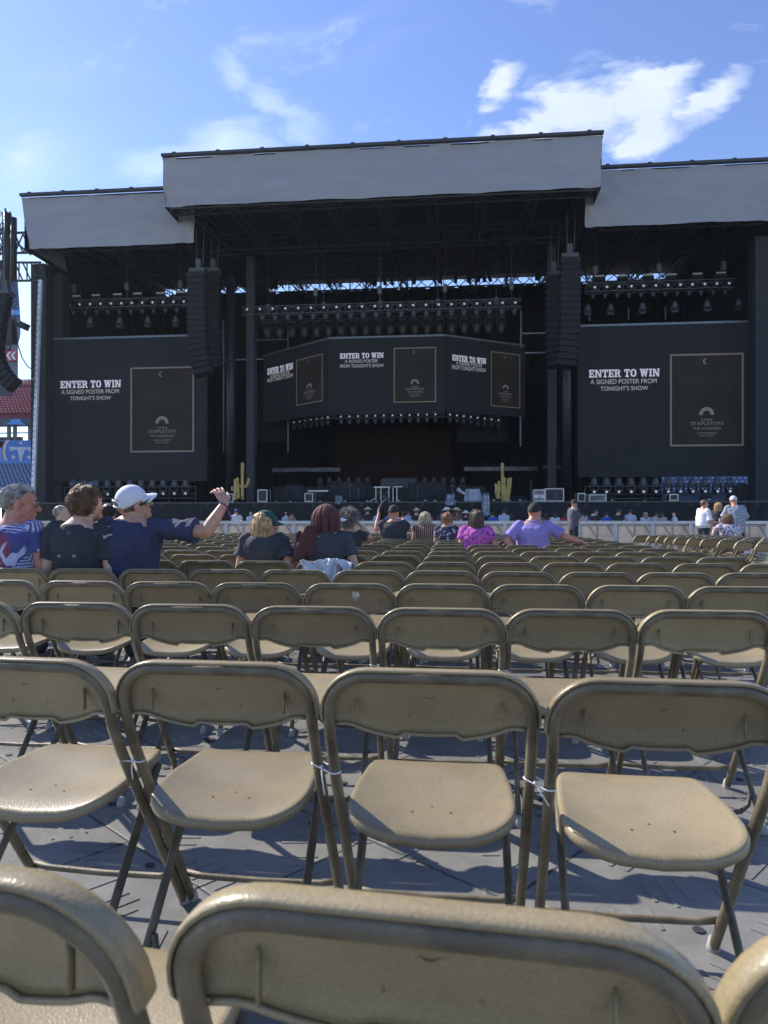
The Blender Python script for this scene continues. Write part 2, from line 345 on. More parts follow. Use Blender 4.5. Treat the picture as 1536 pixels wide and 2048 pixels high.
rc = random.Random(11)
def px_of(X, Y, Z): d = -X*sin(TH)+Y*cos(TH); return 768+F*(X*cos(TH)+Y*sin(TH))/d, HY-(Z-HC)*F/d
PIT = .475; chair_at = {}
NCH = 0
for r_i, Y in enumerate(ROWY):
    x0 = -.060 if r_i < 2 else -.062; xo = rc.uniform(-.012, .012); k0 = -40; cnt = 0
    if r_i == 0: x0, xo = .012, 0
    for k in range(-40, 6):
        X = x0+xo+k*PIT+.006*sin(k*2.1+r_i); 
        pl_, _ = px_of(X-.22, Y, .7); pr_, _ = px_of(X+.22, Y, .7)
        if pr_ < -25 or pl_ > (1640 if r_i == 0 else 1561): continue
        yj = .018*sin(k*.9+r_i*2.3)+rc.uniform(-.008, .008); yw = R(rc.uniform(-1.6, 1.6))+R(1.2)*sin(k*.7+r_i)
        if r_i == 0:
            if k == -1: X, yj, yw = X-.055, .015, R(-8)
            elif k == 0: X, yj, yw = X-.038, -.018, R(-5)
            elif k == 1: X, yj, yw = X-.028, -.0, R(3)
        if r_i == 1:
            yj, yw = {-1: (.035, R(-1.0)), 0: (-.005, R(-1.0)), 1: (-.055, R(-2)), -2: (.035, R(-3))}.get(k, (0, 0))
            X += {1: .012, 2: .05, -1: -.006, -2: -.015}.get(k, 0)
            if k == 2: yw = R(8)
        cnt += 1; lab = 'tan folding chair in the %s row from the camera, %s from the left' % (ORD[r_i+1], ORD[cnt])
        o = put_chair((X, Y+yj, 0), yw, lab, r_i < 8); chair_at[(r_i, k)] = o; NCH += 1
# tape residue on one backrest
b = MB(); o4 = chair_at.get((3, -1))
bp_ = random.Random(5); pts = [(.020*cos(a)*(1+.25*bp_.uniform(-1, 1))+.028, .0, .024*sin(a)*(1+.2*bp_.uniform(-1, 1))+.722) for a in [2*pi*i/26 for i in range(26)]]
b.add([(x, .0645*(1-(z-.60)/.172)+.0295, z) for (x, y, z) in pts], [tuple(range(26))]); tp = b.build('tape_residue', mat('white_tape_residue', (.62, .6, .56), .7, var=.35, vs=60), o4)
o4['label'] = 'tan folding chair in the fourth row with torn white tape on its backrest'
# angled block across the aisle
pxs = [1255, 1282, 1300, 1316, 1334, 1361, 1388, 1421, 1454, 1497, 1545]; tops = [1071, 1071.6, 1072.4, 1073.8, 1075, 1076.4, 1078, 1080, 1082.3, 1084.6, 1088]
for i, (px, ty) in enumerate(zip(pxs, tops)):
    d = (HC-.785)*F/(ty-HY); Y = d/(cos(TH)-AY(px)*sin(TH)); a = R(30); X0 = AY(px)*Y+.2
    Y = Y+.1; dr = Vector((cos(a), sin(a), 0))
    for j in range(4):
        p = Vector((X0, Y, 0))+dr*(.2+j*.49)
        if px_of(p.x-.2, p.y, .7)[0] > 1555: continue
        put_chair((p.x, p.y, 0), a+R(rc.uniform(-3, 3)), 'tan folding chair turned leftward beyond the aisle, %s from the fence, %s from the aisle' % (ORD[i+1], ORD[j+1]), False); NCH += 1
jobs = sorted(LATER, key=lambda q: q[0].length); LATER = None; nfull = sum(1 for v in chair_at.values() if v)
for (p, rz, lab) in jobs[:298-nfull]: put_chair(p, rz, lab, False)
rest = MB()
for (p, rz, lab) in jobs[298-nfull:]:
    Mr = Matrix.Translation(p) @ Matrix.Rotation(rz, 4, 'Z')
    for ch in KIDS[CH2.name]:
        rest.mi = 0 if ch.data.materials[0] is M_PL else (1 if ch.data.materials[0] is M_TUBE else 2)
        rest.add([Mr @ v.co for v in ch.data.vertices], [tuple(f.vertices) for f in ch.data.polygons])
tag(rest.build('far_folding_chairs', [M_PL, M_TUBE, M_LEG], None, True), 'mass of the farthest tan folding chairs before the fence', 'chairs', kind='stuff')
print('chairs', NCH, nfull)
# zip ties joining neighbours
ti = 0
for (r_i, k, zz, tail) in [(1, -1, .53, (.004, -.005, -.045)), (1, 0, .535, (.01, -.012, -.06)), (1, 1, .53, (.028, -.012, -.045)), (1, 2, .47, (.045, -.01, .028)), (2, 0, .56, (0, -.01, -.02)), (2, 1, .55, (.02, -.01, -.03)), (2, -1, .52, (0, -.01, -.04)), (3, -1, .6, (0, -.01, -.03)), (3, 1, .6, (0, -.01, -.03))]:
    a, b_ = chair_at.get((r_i, k-1)), chair_at.get((r_i, k))
    if not a or not b_: continue
    y_ = .47*(1-zz/.70)*.96
    def pt(o, x): 
        p = Vector((x, y_, zz)); p.rotate(o.rotation_euler); return p+o.location
    A, B = pt(a, HWT), pt(b_, -HWT); d = (B-A); d.z = 0; dn = d.normalized(); nn = Vector((-dn.y, dn.x, 0)); rr = .0135; loop = []
    for q in range(13): an = pi/2+pi*q/12; loop.append(A+dn*cos(an)*rr+nn*sin(an)*rr)
    for q in range(13): an = -pi/2+pi*q/12; loop.append(B+dn*cos(an)*rr+nn*sin(an)*rr+Vector((0, 0, -.008)))
    loop.append(loop[0]); z_ = MB(); z_.tube(loop, .0019, 6, False)
    mid = (A+B)/2-nn*(rr+.002); ti += 1
    z_.box(mid, (.007, .006, .007)); z_.tube([mid, mid+Vector(tail)*.5+Vector((0, -.004, 0)), mid+Vector(tail)], .0017, 5)
    tg = z_.build('cable_tie', M_TIE, None, True); tag(tg, 'white cable tie joining the chairs of the %s row at gap %s from the left' % (ORD[r_i+1], ORD[k+3]), 'cable tie', 'white cable ties between chairs')
# ---------------------------------------------------------------- stage
M_BLK = mat('black_drape', (.017, .019, .025), .9, var=.25, vs=1.2, bump=.5, bs=3)
M_SKIRT = mat('black_stage_skirt', (.020, .021, .024), .9, var=.2, vs=2, bump=.3, bs=4)
M_TRUSS = mat('dark_truss', (.045, .05, .06), .6, .2)
M_TRG = mat('grey_truss', (.10, .11, .125), .5, .4)
M_DECK = mat('black_deck', (.03, .03, .033), .6)
M_ROOF = mat('black_roof_skin', (.017, .019, .024), .85)
def tarp():
    m = bpy.data.materials.new('grey_tarpaulin'); m.use_nodes = True; t = m.node_tree; p = t.nodes['Principled BSDF']; n = t.nodes; l = t.links
    c = n.new('ShaderNodeTexCoord'); mp = n.new('ShaderNodeMapping'); mp.inputs['Rotation'].default_value = (0, R(25), 0); mp.inputs['Scale'].default_value = (.35, .35, 1.2); l.new(c.outputs['Object'], mp.inputs[0])
    nz = n.new('ShaderNodeTexNoise'); nz.inputs['Scale'].default_value = 1.1; nz.inputs['Detail'].default_value = 7; nz.inputs['Distortion'].default_value = .8; l.new(mp.outputs[0], nz.inputs['Vector'])
    rp = n.new('ShaderNodeValToRGB'); e = rp.color_ramp.elements; e[0].position = .3; e[1].position = .7; e[0].color = (.27, .28, .31, 1); e[1].color = (.31, .32, .35, 1); l.new(nz.outputs['Fac'], rp.inputs[0]); l.new(rp.outputs[0], p.inputs['Base Color'])
    b = n.new('ShaderNodeBump'); b.inputs['Strength'].default_value = .5; b.inputs['Distance'].default_value = .25; l.new(nz.outputs['Fac'], b.inputs['Height']); l.new(b.outputs[0], p.inputs['Normal']); p.inputs['Roughness'].default_value = .75
    return m
M_TARP = tarp()
def truss(mb, a, b, w_, h=None, step=None, r=.035):
    a, b = Vector(a), Vector(b); h = h or w_; d = b-a; Ln = d.length; u = d.normalized(); sd = u.cross(Vector((0, 0, 1)))
    sd = sd.normalized() if sd.length > .1 else Vector((1, 0, 0)); up = sd.cross(u); step = step or w_
    c = [a+sd*(i*w_/2)+up*(j*h/2) for (i, j) in ((-1, -1), (1, -1), (1, 1), (-1, 1))]
    for q in c: mb.bar(q, q+d, r*1.6)
    n = max(1, round(Ln/step))
    for i in range(n):
        s0, s1 = u*(Ln*i/n), u*(Ln*(i+1)/n)
        for k in range(4):
            A, B = c[k], c[(k+1) % 4]
            mb.bar((A if i % 2 else B)+s0, (B if i % 2 else A)+s1, r)
            if i % 2 == 0: mb.bar(A+s0, B+s0, r)
st = thing('stage', 'large black outdoor concert stage with grey tarpaulin fascias along its roof', 'stage', (0, 40, 0))
ST0 = Vector((0, 40, 0))
def sp_(mb, name, m, smooth=False):                     # a part of the stage given in world coordinates
    mb.v = [(x, y-40, z) for (x, y, z) in mb.v]; return mb.build(name, m, st, smooth)
XL, XR, DZ = -27.0, 19.5, 2.1
b = MB(); b.box(((XL+XR)/2, 51, DZ-.12), (XR-XL, 22, .24)); sp_(b, 'deck', M_DECK)
b = MB(); b.grid(lambda u, v: Vector((XL+(XR-XL)*u, 39.96+.035*sin(u*420)+.02*sin(u*97), (DZ-.02)*v+.005)), 700, 1); sp_(b, 'skirt', M_SKIRT, True)
b = MB(); b.box(((XL+XR)/2, 39.93, DZ+.01), (XR-XL, .05, .06)); sp_(b, 'deck_edge', M_TRG)
# fascias
def fascia(x0, x1, Y, z0, z1, xi0=0, xi1=0, nx=110, nz=26, seed=1):
    mb = MB(); rn = random.Random(seed)
    def fn(u, v):
        xa = x0+xi0*(1-v); xb = x1-xi1*(1-v); x = xa+(xb-xa)*u
        p = Vector((x*.5, seed*9.1, v*2.0)); w_ = .10*noise.noise(p)+.05*noise.noise(Vector((x*1.3+v*2.5, seed, v*3)))
        e = math.exp(-u*14)+math.exp(-(1-u)*14); w_ += e*.12*sin(v*9+u*60)*(1-v)
        sag = -.015*math.exp(-v*6)*(abs(sin(u*math.pi*(x1-x0)/3.1)))**2
        return Vector((x, Y+w_, z0+(z1-z0)*v+sag))
    mb.grid(fn, nx, nz); return mb
CX0, CX1 = -15.7, 7.53; WX0, WX1 = -25.1, 17.2
sp_(fascia(CX0, CX1, 37, 18.1, 20.72, .05, .1, seed=2), 'roof_fascia', M_TARP, True)
sp_(fascia(WX0, CX0+1.0, 39, 16.9, 19.9, .5, 0, 60, seed=3), 'roof_fascia', M_TARP, True)
sp_(fascia(CX1-.5, WX1, 39, 16.9, 19.9, 0, .5, 60, seed=4), 'roof_fascia', M_TARP, True)
for X, s in ((CX0, 5), (CX1, 6)):                       # side returns of the centre roof
    b = MB(); b.grid(lambda u, v: Vector((X+.06*noise.noise(Vector((u*9, s, v*5)))+(.1*(1-v)*(1-u)*(1 if X < 0 else -1)), 37+2.2*u, 18.15+2.55*v)), 16, 16); sp_(b, 'roof_side_return', M_TARP, True)
b = MB(); b.grid(lambda u, v: Vector((WX0+.5*(1-v)+.06*noise.noise(Vector((u*5, 8, v*5))), 39+4*u, 16.95+2.9*v)), 10, 12); sp_(b, 'roof_side_return', M_TARP, True)
b = MB()
for (x0, x1, Y, z) in ((CX0-.05, CX1+.05, 36.95, 20.85), (WX0-.05, CX0, 38.95, 20.05), (CX1, WX1+.3, 38.95, 20.05)):
    b.box(((x0+x1)/2, Y, z-.01), (x1-x0, .25, .14)); n = round((x1-x0)/2.6)
    for i in range(n+1): b.box((x0+(x1-x0)*(i+.3)/(n+.6), Y-.02, z+.05), (.2, .27, .10))
sp_(b, 'roof_edge_beam', mat('dark_roof_beam', (.05, .052, .06), .6))
b = MB()
for (x0, x1, Y, z, zb) in ((CX0-.04, CX1+.04, 37, 20.7, 21.65), (WX0, CX0, 39, 19.9, 21.6), (CX1, WX1, 39, 19.9, 21.6)):
    b.add([(x0, Y, z), (x1, Y, z), (x1, 60, zb), (x0, 60, zb), (x0, Y, z-.06), (x1, Y, z-.06), (x1, 60, zb-.25), (x0, 60, zb-.25)], [(0, 1, 2, 3), (7, 6, 5, 4), (0, 4, 5, 1), (1, 5, 6, 2), (2, 6, 7, 3), (3, 7, 4, 0)])
sp_(b, 'roof', M_ROOF)
b = MB()                                                # trusses under the roof
for Y, z in ((37.6, 18.55), (44, 18.7), (50, 19)): truss(b, (CX0+.3, Y, z), (CX1-.3, Y, z), .8, 1.0, 1.4, .05)
for X in [CX0+.5+i*2.79 for i in range(9)]:
    if 1: truss(b, (X, 37.8, 18.9), (X, 59, 20.3), .5, .8, 1.6, .05)
for X0, X1 in ((WX0+.8, CX0-.5), (CX1+.5, WX1-.5)):
    for Y in (39.7, 47): truss(b, (X0, Y, 17.6 if Y < 45 else 18.6), (X1, Y, 17.6 if Y < 45 else 18.6), .8, 1.0, 1.3, .05)
    for i in range(4): X = X0+(X1-X0)*i/3; truss(b, (X, 39.8, 18), (X, 59, 20.2), .5, .8, 1.6, .05)
truss(b, (WX0+1, 58.4, 20.75), (WX1, 58.4, 20.75), .6, 1.1, 1.3, .06)
rr = random.Random(4)
for i in range(70): X = rr.uniform(WX0+2, WX1-2); b.bar((X, 57.5, 20.3), (X+rr.uniform(-.5, .5), 57.5, 21.5), rr.choice((.04, .12, .25)))
sp_(b, 'roof_truss', M_TRUSS)
for X in (CX0+.05, CX1-.05):
    b = MB(); b.add([(X, 37.1, 18.1), (X, 37.1, 20.7), (X, 59, 21.5), (X, 59, 19.2), (X, 46, 17.9)], [(0, 1, 2, 3, 4)]); sp_(b, 'roof_side_skin', M_ROOF)
for X in (WX0+.1, WX1-.1):
    b = MB(); b.add([(X, 39.1, 16.9), (X, 39.1, 19.9), (X, 59.4, 21.5), (X, 59.4, 17.3)], [(0, 1, 2, 3)]); sp_(b, 'roof_side_skin', M_ROOF)
# drapes: back wall, side walls
def drape(mb, x0, x1, Y, z0, z1, dep=.18, per=.8, along='x'):
    n = max(8, int(abs(x1-x0)/.12))
    def fn(u, v):
        q = x0+(x1-x0)*u; o = dep*sin(q*2*pi/per)+dep*.5*sin(q*2*pi/per*.37+1.3)
        return Vector((q, Y+o, z0+(z1-z0)*v)) if along == 'x' else Vector((Y+o, q, z0+(z1-z0)*v))
    mb.grid(fn, n, 1)
b = MB(); drape(b, -26.4, 16.6, 59, DZ, 20.45); sp_(b, 'back_drape', M_BLK, True)
b = MB(); drape(b, 16.6, 18.7, 59.1, 4.6, 20.45); sp_(b, 'back_drape', M_BLK, True)
b = MB(); drape(b, 43.4, 51, -26.4, 4.6, 21, along='y'); sp_(b, 'side_drape', M_BLK, True)
b = MB(); drape(b, 51, 59.3, -26.4, DZ, 21.4, along='y'); sp_(b, 'side_drape', M_BLK, True)
b = MB(); drape(b, 42.5, 59, 18.6, 4.6, 21.4, along='y'); sp_(b, 'side_drape', M_BLK, True)
# inner side scaffolds hung with black scrim on both sides of the centre screens
for x0, x1, z0, z1 in ((-14.2, -11.6, 7.0, 12.2), (0.2, 3.6, 6.8, 12.8)):
    b = MB(); drape(b, x0*(1.07 if x0 < 0 else 1), x1*1.08, 52, z0, z1, .16, .7); sp_(b, 'scrim', mat('charcoal_scrim', (.035, .038, .045), .9, bump=.4, bs=5), True)
b = MB(); drape(b, -9.2, -.2, 55, DZ, 8.6, .12, .6); sp_(b, 'red_backdrop', mat('dark_red_velvet', (.030, .012, .014), .95, var=.2), True)
# towers at both outer ends and the round masts
b = MB(); b.box((-25.35, 41.5, 9.4), (.95, .9, 14.8)); b.box((-25.3, 43.2, 9.4), (1.0, .9, 14.8)); sp_(b, 'end_tower', mat('black_tower_wrap', (.024, .026, .031), .8, bump=.4, bs=2))
b = MB(); b.box((17.35, 41.5, 9.4), (1.5, 1.0, 14.8)); sp_(b, 'end_tower', mat('black_tower_wrap', (.025, .027, .032), .8))
M_MAST = mat('dark_mast', (.025, .027, .035), .45, .3)
for X in (-13.55, 6.52):
    b = MB(); b.tube([(X, 42, DZ), (X, 42, 16.0)], .27, 16); sp_(b, 'mast', M_MAST, True)
for X in (-13.0, 6.0): b = MB(); b.box((X, 44.5, 10), (.5, .5, 16)); sp_(b, 'mast_cladding', M_TRUSS)
# pale vertical poles and cross rails
M_PALE = mat('pale_pole', (.30, .35, .40), .4, .2)
for (px, y0, y1, Y) in ((447, 640, 905, 47), (511, 640, 908, 47), (576, 640, 705, 50), (576, 830, 905, 50), (1042, 620, 695, 47), (1041, 832, 893, 47), (1112, 738, 895, 46), (1179, 618, 642, 48), (1257, 615, 640, 50), (1331, 612, 640, 50)):
    A, B = W(px, y1, Y), W(px, y0, Y); b = MB(); b.tube([(A.x, Y, A.z), (A.x, Y, B.z)], .055, 8); sp_(b, 'scaffold_pole', M_PALE, True)
for (p0, p1, y, Y) in ((447, 526, 720, 47.2), (1050, 1103, 706, 46.2), (1045, 1104, 667, 46.2), (513, 575, 680, 49)):
    A, B = W(p0, y, Y), W(p1, y, Y); b = MB(); b.tube([(A.x, Y, A.z), (B.x, Y, A.z)], .05, 8); sp_(b, 'cross_rail', M_PALE, True)
b = MB()                                                # raised risers at the back with pale front edges
for (p0, p1, y0, y1, Y) in ((545, 680, 935, 944, 52), (928, 1075, 933, 942, 52), (1086, 1130, 930, 938, 52)):
    A, B = W(p0, y1, Y), W(p1, y0, Y); b.box(((A.x+B.x)/2, Y, (A.z+B.z)/2), (B.x-A.x, .1, B.z-A.z))
sp_(b, 'riser_sheet', mat('silver_sheet', (.09, .105, .125), .35, .3, .4, 2))
b = MB(); b.box((-9, 53.5, DZ+.75), (9, 3, 1.5)); b.box((-1, 53.5, DZ+.75), (6.6, 3, 1.5)); sp_(b, 'riser', M_DECK)
# side drape opening slits: lit gaps left where the wall panels do not meet
M_POLE = mat('galvanised_pole', (.62, .66, .72), .4, .3)
t = thing('leaning_ladder_beam', 'long pale galvanised beam leaning against the outer left stage tower', 'beam', tuple(W(66, 1003, 39)))
b = MB(); P0 = Vector((0, 0, 0)); P1 = W(81, 560, 39.6)-W(66, 1003, 39); b.bar(P0, P1, .21, .14); b.build('beam', M_POLE, t)
b = MB()
for i in range(40): b.box(P0.lerp(P1, (i+.5)/40)+Vector((-.04, -.09, 0)), (.05, .02, .06))
b.build('beam_hole', mat('hole_dark', (.02, .02, .02), .8), t)
# ---------------------------------------------------------------- screens
M_SCR = mat('led_screen_surface', (.016, .018, .022), .8, spec=.15, var=.1, vs=.4, emit=(.26, .32, .42), es=.012)
M_LET = mat('screen_white', (.30, .30, .34), .6, var=.03, emit=(.62, .62, .74), es=.33)
M_LETP = mat('screen_pale', (.10, .10, .12), .6, var=.03, emit=(.62, .62, .66), es=.30)
M_GOLD = mat('screen_gold', (.12, .10, .09), .6, var=.05, emit=(.55, .43, .37), es=.07)
M_POST = mat('screen_poster', (.018, .018, .018), .8, spec=.15, var=.2, vs=.7, emit=(.30, .29, .27), es=.018)
M_DIM = mat('screen_dim', (.05, .05, .05), .6, var=.05, emit=(.45, .45, .47), es=.11)
SLAB = {'E': (.82, [(0, 0, .82, .16), (0, .84, .82, 1), (.08, 0, .34, 1), (.34, .42, .60, .58), (.66, .0, .82, .32), (.66, .68, .82, 1), (.50, .34, .62, .66)]),
 'N': (1.05, [(0, 0, .38, .15), (.08, 0, .28, 1), (0, .85, .30, 1), (.77, 0, .97, 1), (.67, .85, 1.05, 1), 'd']),
 'T': (.86, [(.30, 0, .56, 1), (.16, 0, .70, .15), (0, .84, .86, 1), (0, .64, .14, 1), (.72, .64, .86, 1)]),
 'R': (.98, [(.08, 0, .34, 1), (0, 0, .44, .15), (0, .85, .6, 1), (.3, .42, .6, .57), (.55, .50, .84, .92), 'r', (.62, 0, .98, .15)]),
 'O': (.92, 'o'), 'W': (1.3, 'w'), 'I': (.46, [(.1, 0, .36, 1), (0, 0, .46, .15), (0, .85, .46, 1)])}
def slab(txt, h, width, th=.01):
    mb = MB(); x = 0; sp = .09
    def rect(x0, y0, x1, y1): mb.box(((x0+x1)/2, -th/2, (y0+y1)/2), (x1-x0, th, y1-y0))
    def quad(P): mb.add([(a, -th, c) for a, c in P]+[(a, 0, c) for a, c in P], [(0, 1, 2, 3), (7, 6, 5, 4), (0, 4, 5, 1), (1, 5, 6, 2), (2, 6, 7, 3), (3, 7, 4, 0)])
    for ch in txt:
        if ch == ' ': x += .42; continue
        w_, d = SLAB[ch]
        if d == 'o':
            n = 20; vs = []
            for yy in (-th, 0):
                for rr_ in ((.46, .5), (.19, .34)):
                    vs += [(x+.46+rr_[0]*math.copysign(abs(cos(2*pi*k/n))**.8, cos(2*pi*k/n)), yy, .5+rr_[1]*math.copysign(abs(sin(2*pi*k/n))**.8, sin(2*pi*k/n))) for k in range(n)]
            mb.add(vs, [(k, (k+1) % n, n+(k+1) % n, n+k) for k in range(n)])
        elif d == 'w':
            for (a, b_) in ((.10, .36), (.36, .62), (.94, .68), (1.20, .94)):
                pass
            quad([(x+.05, 1), (x+.33, 1), (x+.52, 0), (x+.30, 0)]); quad([(x+.52, 1), (x+.74, 1), (x+.52, 0), (x+.34, 0)]); quad([(x+.56, 1), (x+.80, 1), (x+.98, 0), (x+.78, 0)]); quad([(x+1.04, 1), (x+1.24, 1), (x+.98, 0), (x+.80, 0)])
            rect(x, .86, x+.44, 1); rect(x+.92, .86, x+1.3, 1)
        else:
            for q in d:
                if q == 'd': quad([(x+.08, 1), (x+.36, 1), (x+.97, 0), (x+.70, 0)])
                elif q == 'r': quad([(x+.42, .5), (x+.66, .5), (x+.92, .05), (x+.66, .05)])
                else: rect(x+q[0], q[1], x+q[2], q[3])
        x += w_+sp
    tot = x-sp; k = width/tot
    mb.v = [((a-tot/2)*k, b_, (c-.5)*h) for (a, b_, c) in mb.v]; return mb
def screen(label, A, B, zt, zb, texts, poster, lens=None):
    """flat LED wall from A to B (bottom corners, world), its artwork placed in 0..1 coordinates"""
    A, B = Vector(A), Vector(B); A.z = B.z = 0; d = B-A; Wd = d.length; ang = math.atan2(d.y, d.x); H = zt-zb
    t = thing('led_screen', label, 'screen', (A.x, A.y, zb), ang, 'LED screens of the stage')
    b = MB(); b.box((Wd/2, .12, H/2), (Wd, .24, H)); b.build('screen_face', M_SCR, t)
    b = MB(); b.box((Wd/2, .05, H+.06), (Wd, .12, .12))
    for i in range(int(Wd/.5)): b.box((i*.5+.25, -.02, H+.06), (.16, .03, .05))
    b.build('top_rail', mat('rail_grey', (.20, .23, .27), .5, .4), t)
    def P(u, v): return Vector((u*Wd, -.006, v*H))
    for (kind, s, u, v, size, wd) in texts:
        if kind == 'slab': o = slab(s, size*H, wd*Wd).build('headline', M_LET, t, loc=P(u, v)); o.location.y = -.004
        else:
            me = text_mesh(s, size*H, off=.0); x0 = min(q.co.x for q in me.vertices); x1 = max(q.co.x for q in me.vertices)
            k = wd*Wd/(x1-x0)
            z0_ = min(q.co.z for q in me.vertices); z1_ = max(q.co.z for q in me.vertices)
            for q in me.vertices: q.co.x = (q.co.x-(x0+x1)/2)*k; q.co.z = (q.co.z-(z0_+z1_)/2)*(size*H*.70)/(z1_-z0_)
            me.materials.append(M_LETP if kind == 'sans' else M_DIM); o = bpy.data.objects.new('caption', me); C.objects.link(o); o.parent = t; o.location = P(u, v)
    (u0, v0, u1, v1) = poster; a, c = P(u0, v0), P(u1, v1); w_, h_ = c.x-a.x, c.z-a.z
    b = MB(); b.box((w_/2, 0, h_/2), (w_, .008, h_)); po_ = b.build('poster', M_POST, t, loc=a+Vector((0, 0, 0)))
    b = MB(); e = .024*w_
    for (cx, cz, sx, sz) in ((w_/2, e/2, w_, e), (w_/2, h_-e/2, w_, e), (e/2, h_/2, e, h_-2*e), (w_-e/2, h_/2, e, h_-2*e)): b.box((cx, -.008, cz), (sx, .012, sz))
    b.build('poster_frame', M_GOLD, po_)
    b = MB(); n = 24; R0 = .036*w_*1.15; mc = Vector((w_*.49, -.008, h_*.915))
    outer = [(mc.x+R0*cos(a_), mc.y, mc.z+R0*sin(a_)) for a_ in [R(50)+R(260)*i/n for i in range(n+1)]]
    inner = [(mc.x+R0*.42+R0*.82*cos(a_), mc.y, mc.z+R0*.82*sin(a_)) for a_ in [R(70)+R(220)*i/n for i in range(n+1)]]
    b.add(outer+inner, [(i, i+1, n+2+i, n+1+i) for i in range(n)]); b.build('moon', M_DIM, po_)
    b = MB(); cx, cz, r0, r1 = w_*.5, h_*.345, .052*w_, .102*w_
    arc = [(cx+r*cos(a_), -.008, cz+r*sin(a_)) for r in (r0, r1) for a_ in [R(-8)+R(196)*i/18 for i in range(19)]]
    b.add(arc, [(i, i+1, 20+i, 19+i) for i in range(18)]); b.build('arch_emblem', M_DIM, po_)
    for (s, v, size, wd) in (('CHRIS', .285, .030, .16), ('STAPLETON', .243, .05, .44), ('THE HONCHOS', .19, .038, .38), ('LAINEY WILSON', .14, .024, .26), ('ALLEN STONE', .112, .018, .2)):
        me = text_mesh(s, size*h_, off=.003); x0 = min(q.co.x for q in me.vertices); x1 = max(q.co.x for q in me.vertices); k = wd*w_/(x1-x0)
        for q in me.vertices: q.co.x = (q.co.x-(x0+x1)/2)*k
        me.materials.append(M_DIM); o = bpy.data.objects.new('poster_lettering', me); C.objects.link(o); o.parent = po_; o.location = (w_*.5, -.012, h_*v)
    return t
EW = 'ENTER TO WIN'
def uv_on(A, B, zt, zb, px, py):
    """(u, v) on a vertical wall A-B of the sight line through a photo position"""
    u_ = (px-768)/F; dx, dy = u_*cos(TH)-sin(TH), cos(TH)+u_*sin(TH); A, B = Vector(A), Vector(B)
    ex, ey = B.x-A.x, B.y-A.y; det = ex*(-dy)-ey*(-dx); t_ = (ex*(-A.y)-ey*(-A.x))/det; s = ((-A.x)*(-dy)-(-A.y)*(-dx))/det
    return s, (HC+(HY-py)/F*t_-zb)/(zt-zb)
def scr(label, A, B, zt, zb, head, lines, rect):
    T = []
    x0, x1, y0, y1 = head; a = uv_on(A, B, zt, zb, x0, (y0+y1)/2); c = uv_on(A, B, zt, zb, x1, (y0+y1)/2); m_ = uv_on(A, B, zt, zb, (x0+x1)/2, y0)[1]-uv_on(A, B, zt, zb, (x0+x1)/2, y1)[1]
    T.append(('slab', EW, (a[0]+c[0])/2, uv_on(A, B, zt, zb, (x0+x1)/2, (y0+y1)/2)[1], m_, c[0]-a[0]))
    for (s, x0, x1, y0, y1) in lines:
        a = uv_on(A, B, zt, zb, x0, (y0+y1)/2); c = uv_on(A, B, zt, zb, x1, (y0+y1)/2); xm = (x0+x1)/2; m_ = uv_on(A, B, zt, zb, xm, y0)[1]-uv_on(A, B, zt, zb, xm, y1)[1]
        T.append(('sans', s, (a[0]+c[0])/2, uv_on(A, B, zt, zb, xm, (y0+y1)/2)[1], m_/.72, c[0]-a[0]))
    (xa, xb, ya, yb) = rect; p0 = uv_on(A, B, zt, zb, xa, yb); p1 = uv_on(A, B, zt, zb, xb, ya)
    return screen(label, A, B, zt, zb, T, (p0[0], p0[1], p1[0], p1[1]))
L1 = ['A SIGNED POSTER FROM', "TONIGHT'S SHOW"]; L2 = ['A SIGNED POSTER', "FROM TONIGHT'S SHOW"]
zs = W(250, 676, 42.5).z; zb_ = W(250, 963, 42.5).z
A, B = W(104, 960, 42.5), W(413, 960, 42.5)
scr('big flat LED screen hanging between the outer left tower and the left mast', A, B, zs, zb_, (121, 242, 761, 775.5), [(L1[0], 123, 238, 779, 787.5), (L1[1], 140, 222, 792, 800)], (261, 388, 732.5, 905))
A, B = W(1156, 953, 42.5), W(1511, 953, 42.5); zs = W(1335, 649, 42.5).z; zb_ = W(1335, 953, 42.5).z
scr('big flat LED screen hanging on the right, its lower corner above blue seats', A, B, zs, zb_, (1178, 1319, 738.5, 754), [(L1[0], 1181, 1313, 758, 767.5), (L1[1], 1201, 1296, 772, 781)], (1340, 1487, 705.5, 893))
Yc = 46.0; zs = W(774, 675, Yc).z; zb_ = W(774, 823.5, Yc).z
A, B = W(658.5, 800, Yc), W(890, 800, Yc)
scr('middle LED screen hung above the drum kit, facing straight out', A, B, zs, zb_, (680, 767, 706, 716.5), [(L2[0], 689.5, 755.5, 719, 725.5), (L2[1], 680, 767.5, 728, 735)], (787.5, 872, 694, 805.5))
Yl = Yc*(147/134.); A2 = W(527, 800, Yl); B2 = Vector((A.x-.05, Yc+.02, 0))
scr('angled LED screen joined to the left edge of the middle one', A2, B2, zs, zb_, (535, 586, 731.5, 744), [(L2[0], 540.5, 579, 744.5, 752), (L2[1], 535, 586, 751.5, 760)], (593, 645.5, 707, 811.5))
Yr = Yc*(149/139.); A3 = Vector((B.x+.05, Yc+.02, 0)); B3 = W(1050, 800, Yr)
scr('angled LED screen joined to the right edge of the middle one', A3, B3, zs, zb_, (904.5, 972, 713, 724.5), [(L2[0], 912.5, 964, 724.5, 732), (L2[1], 904, 972, 733, 741.5)], (981.5, 1040, 709.5, 812))
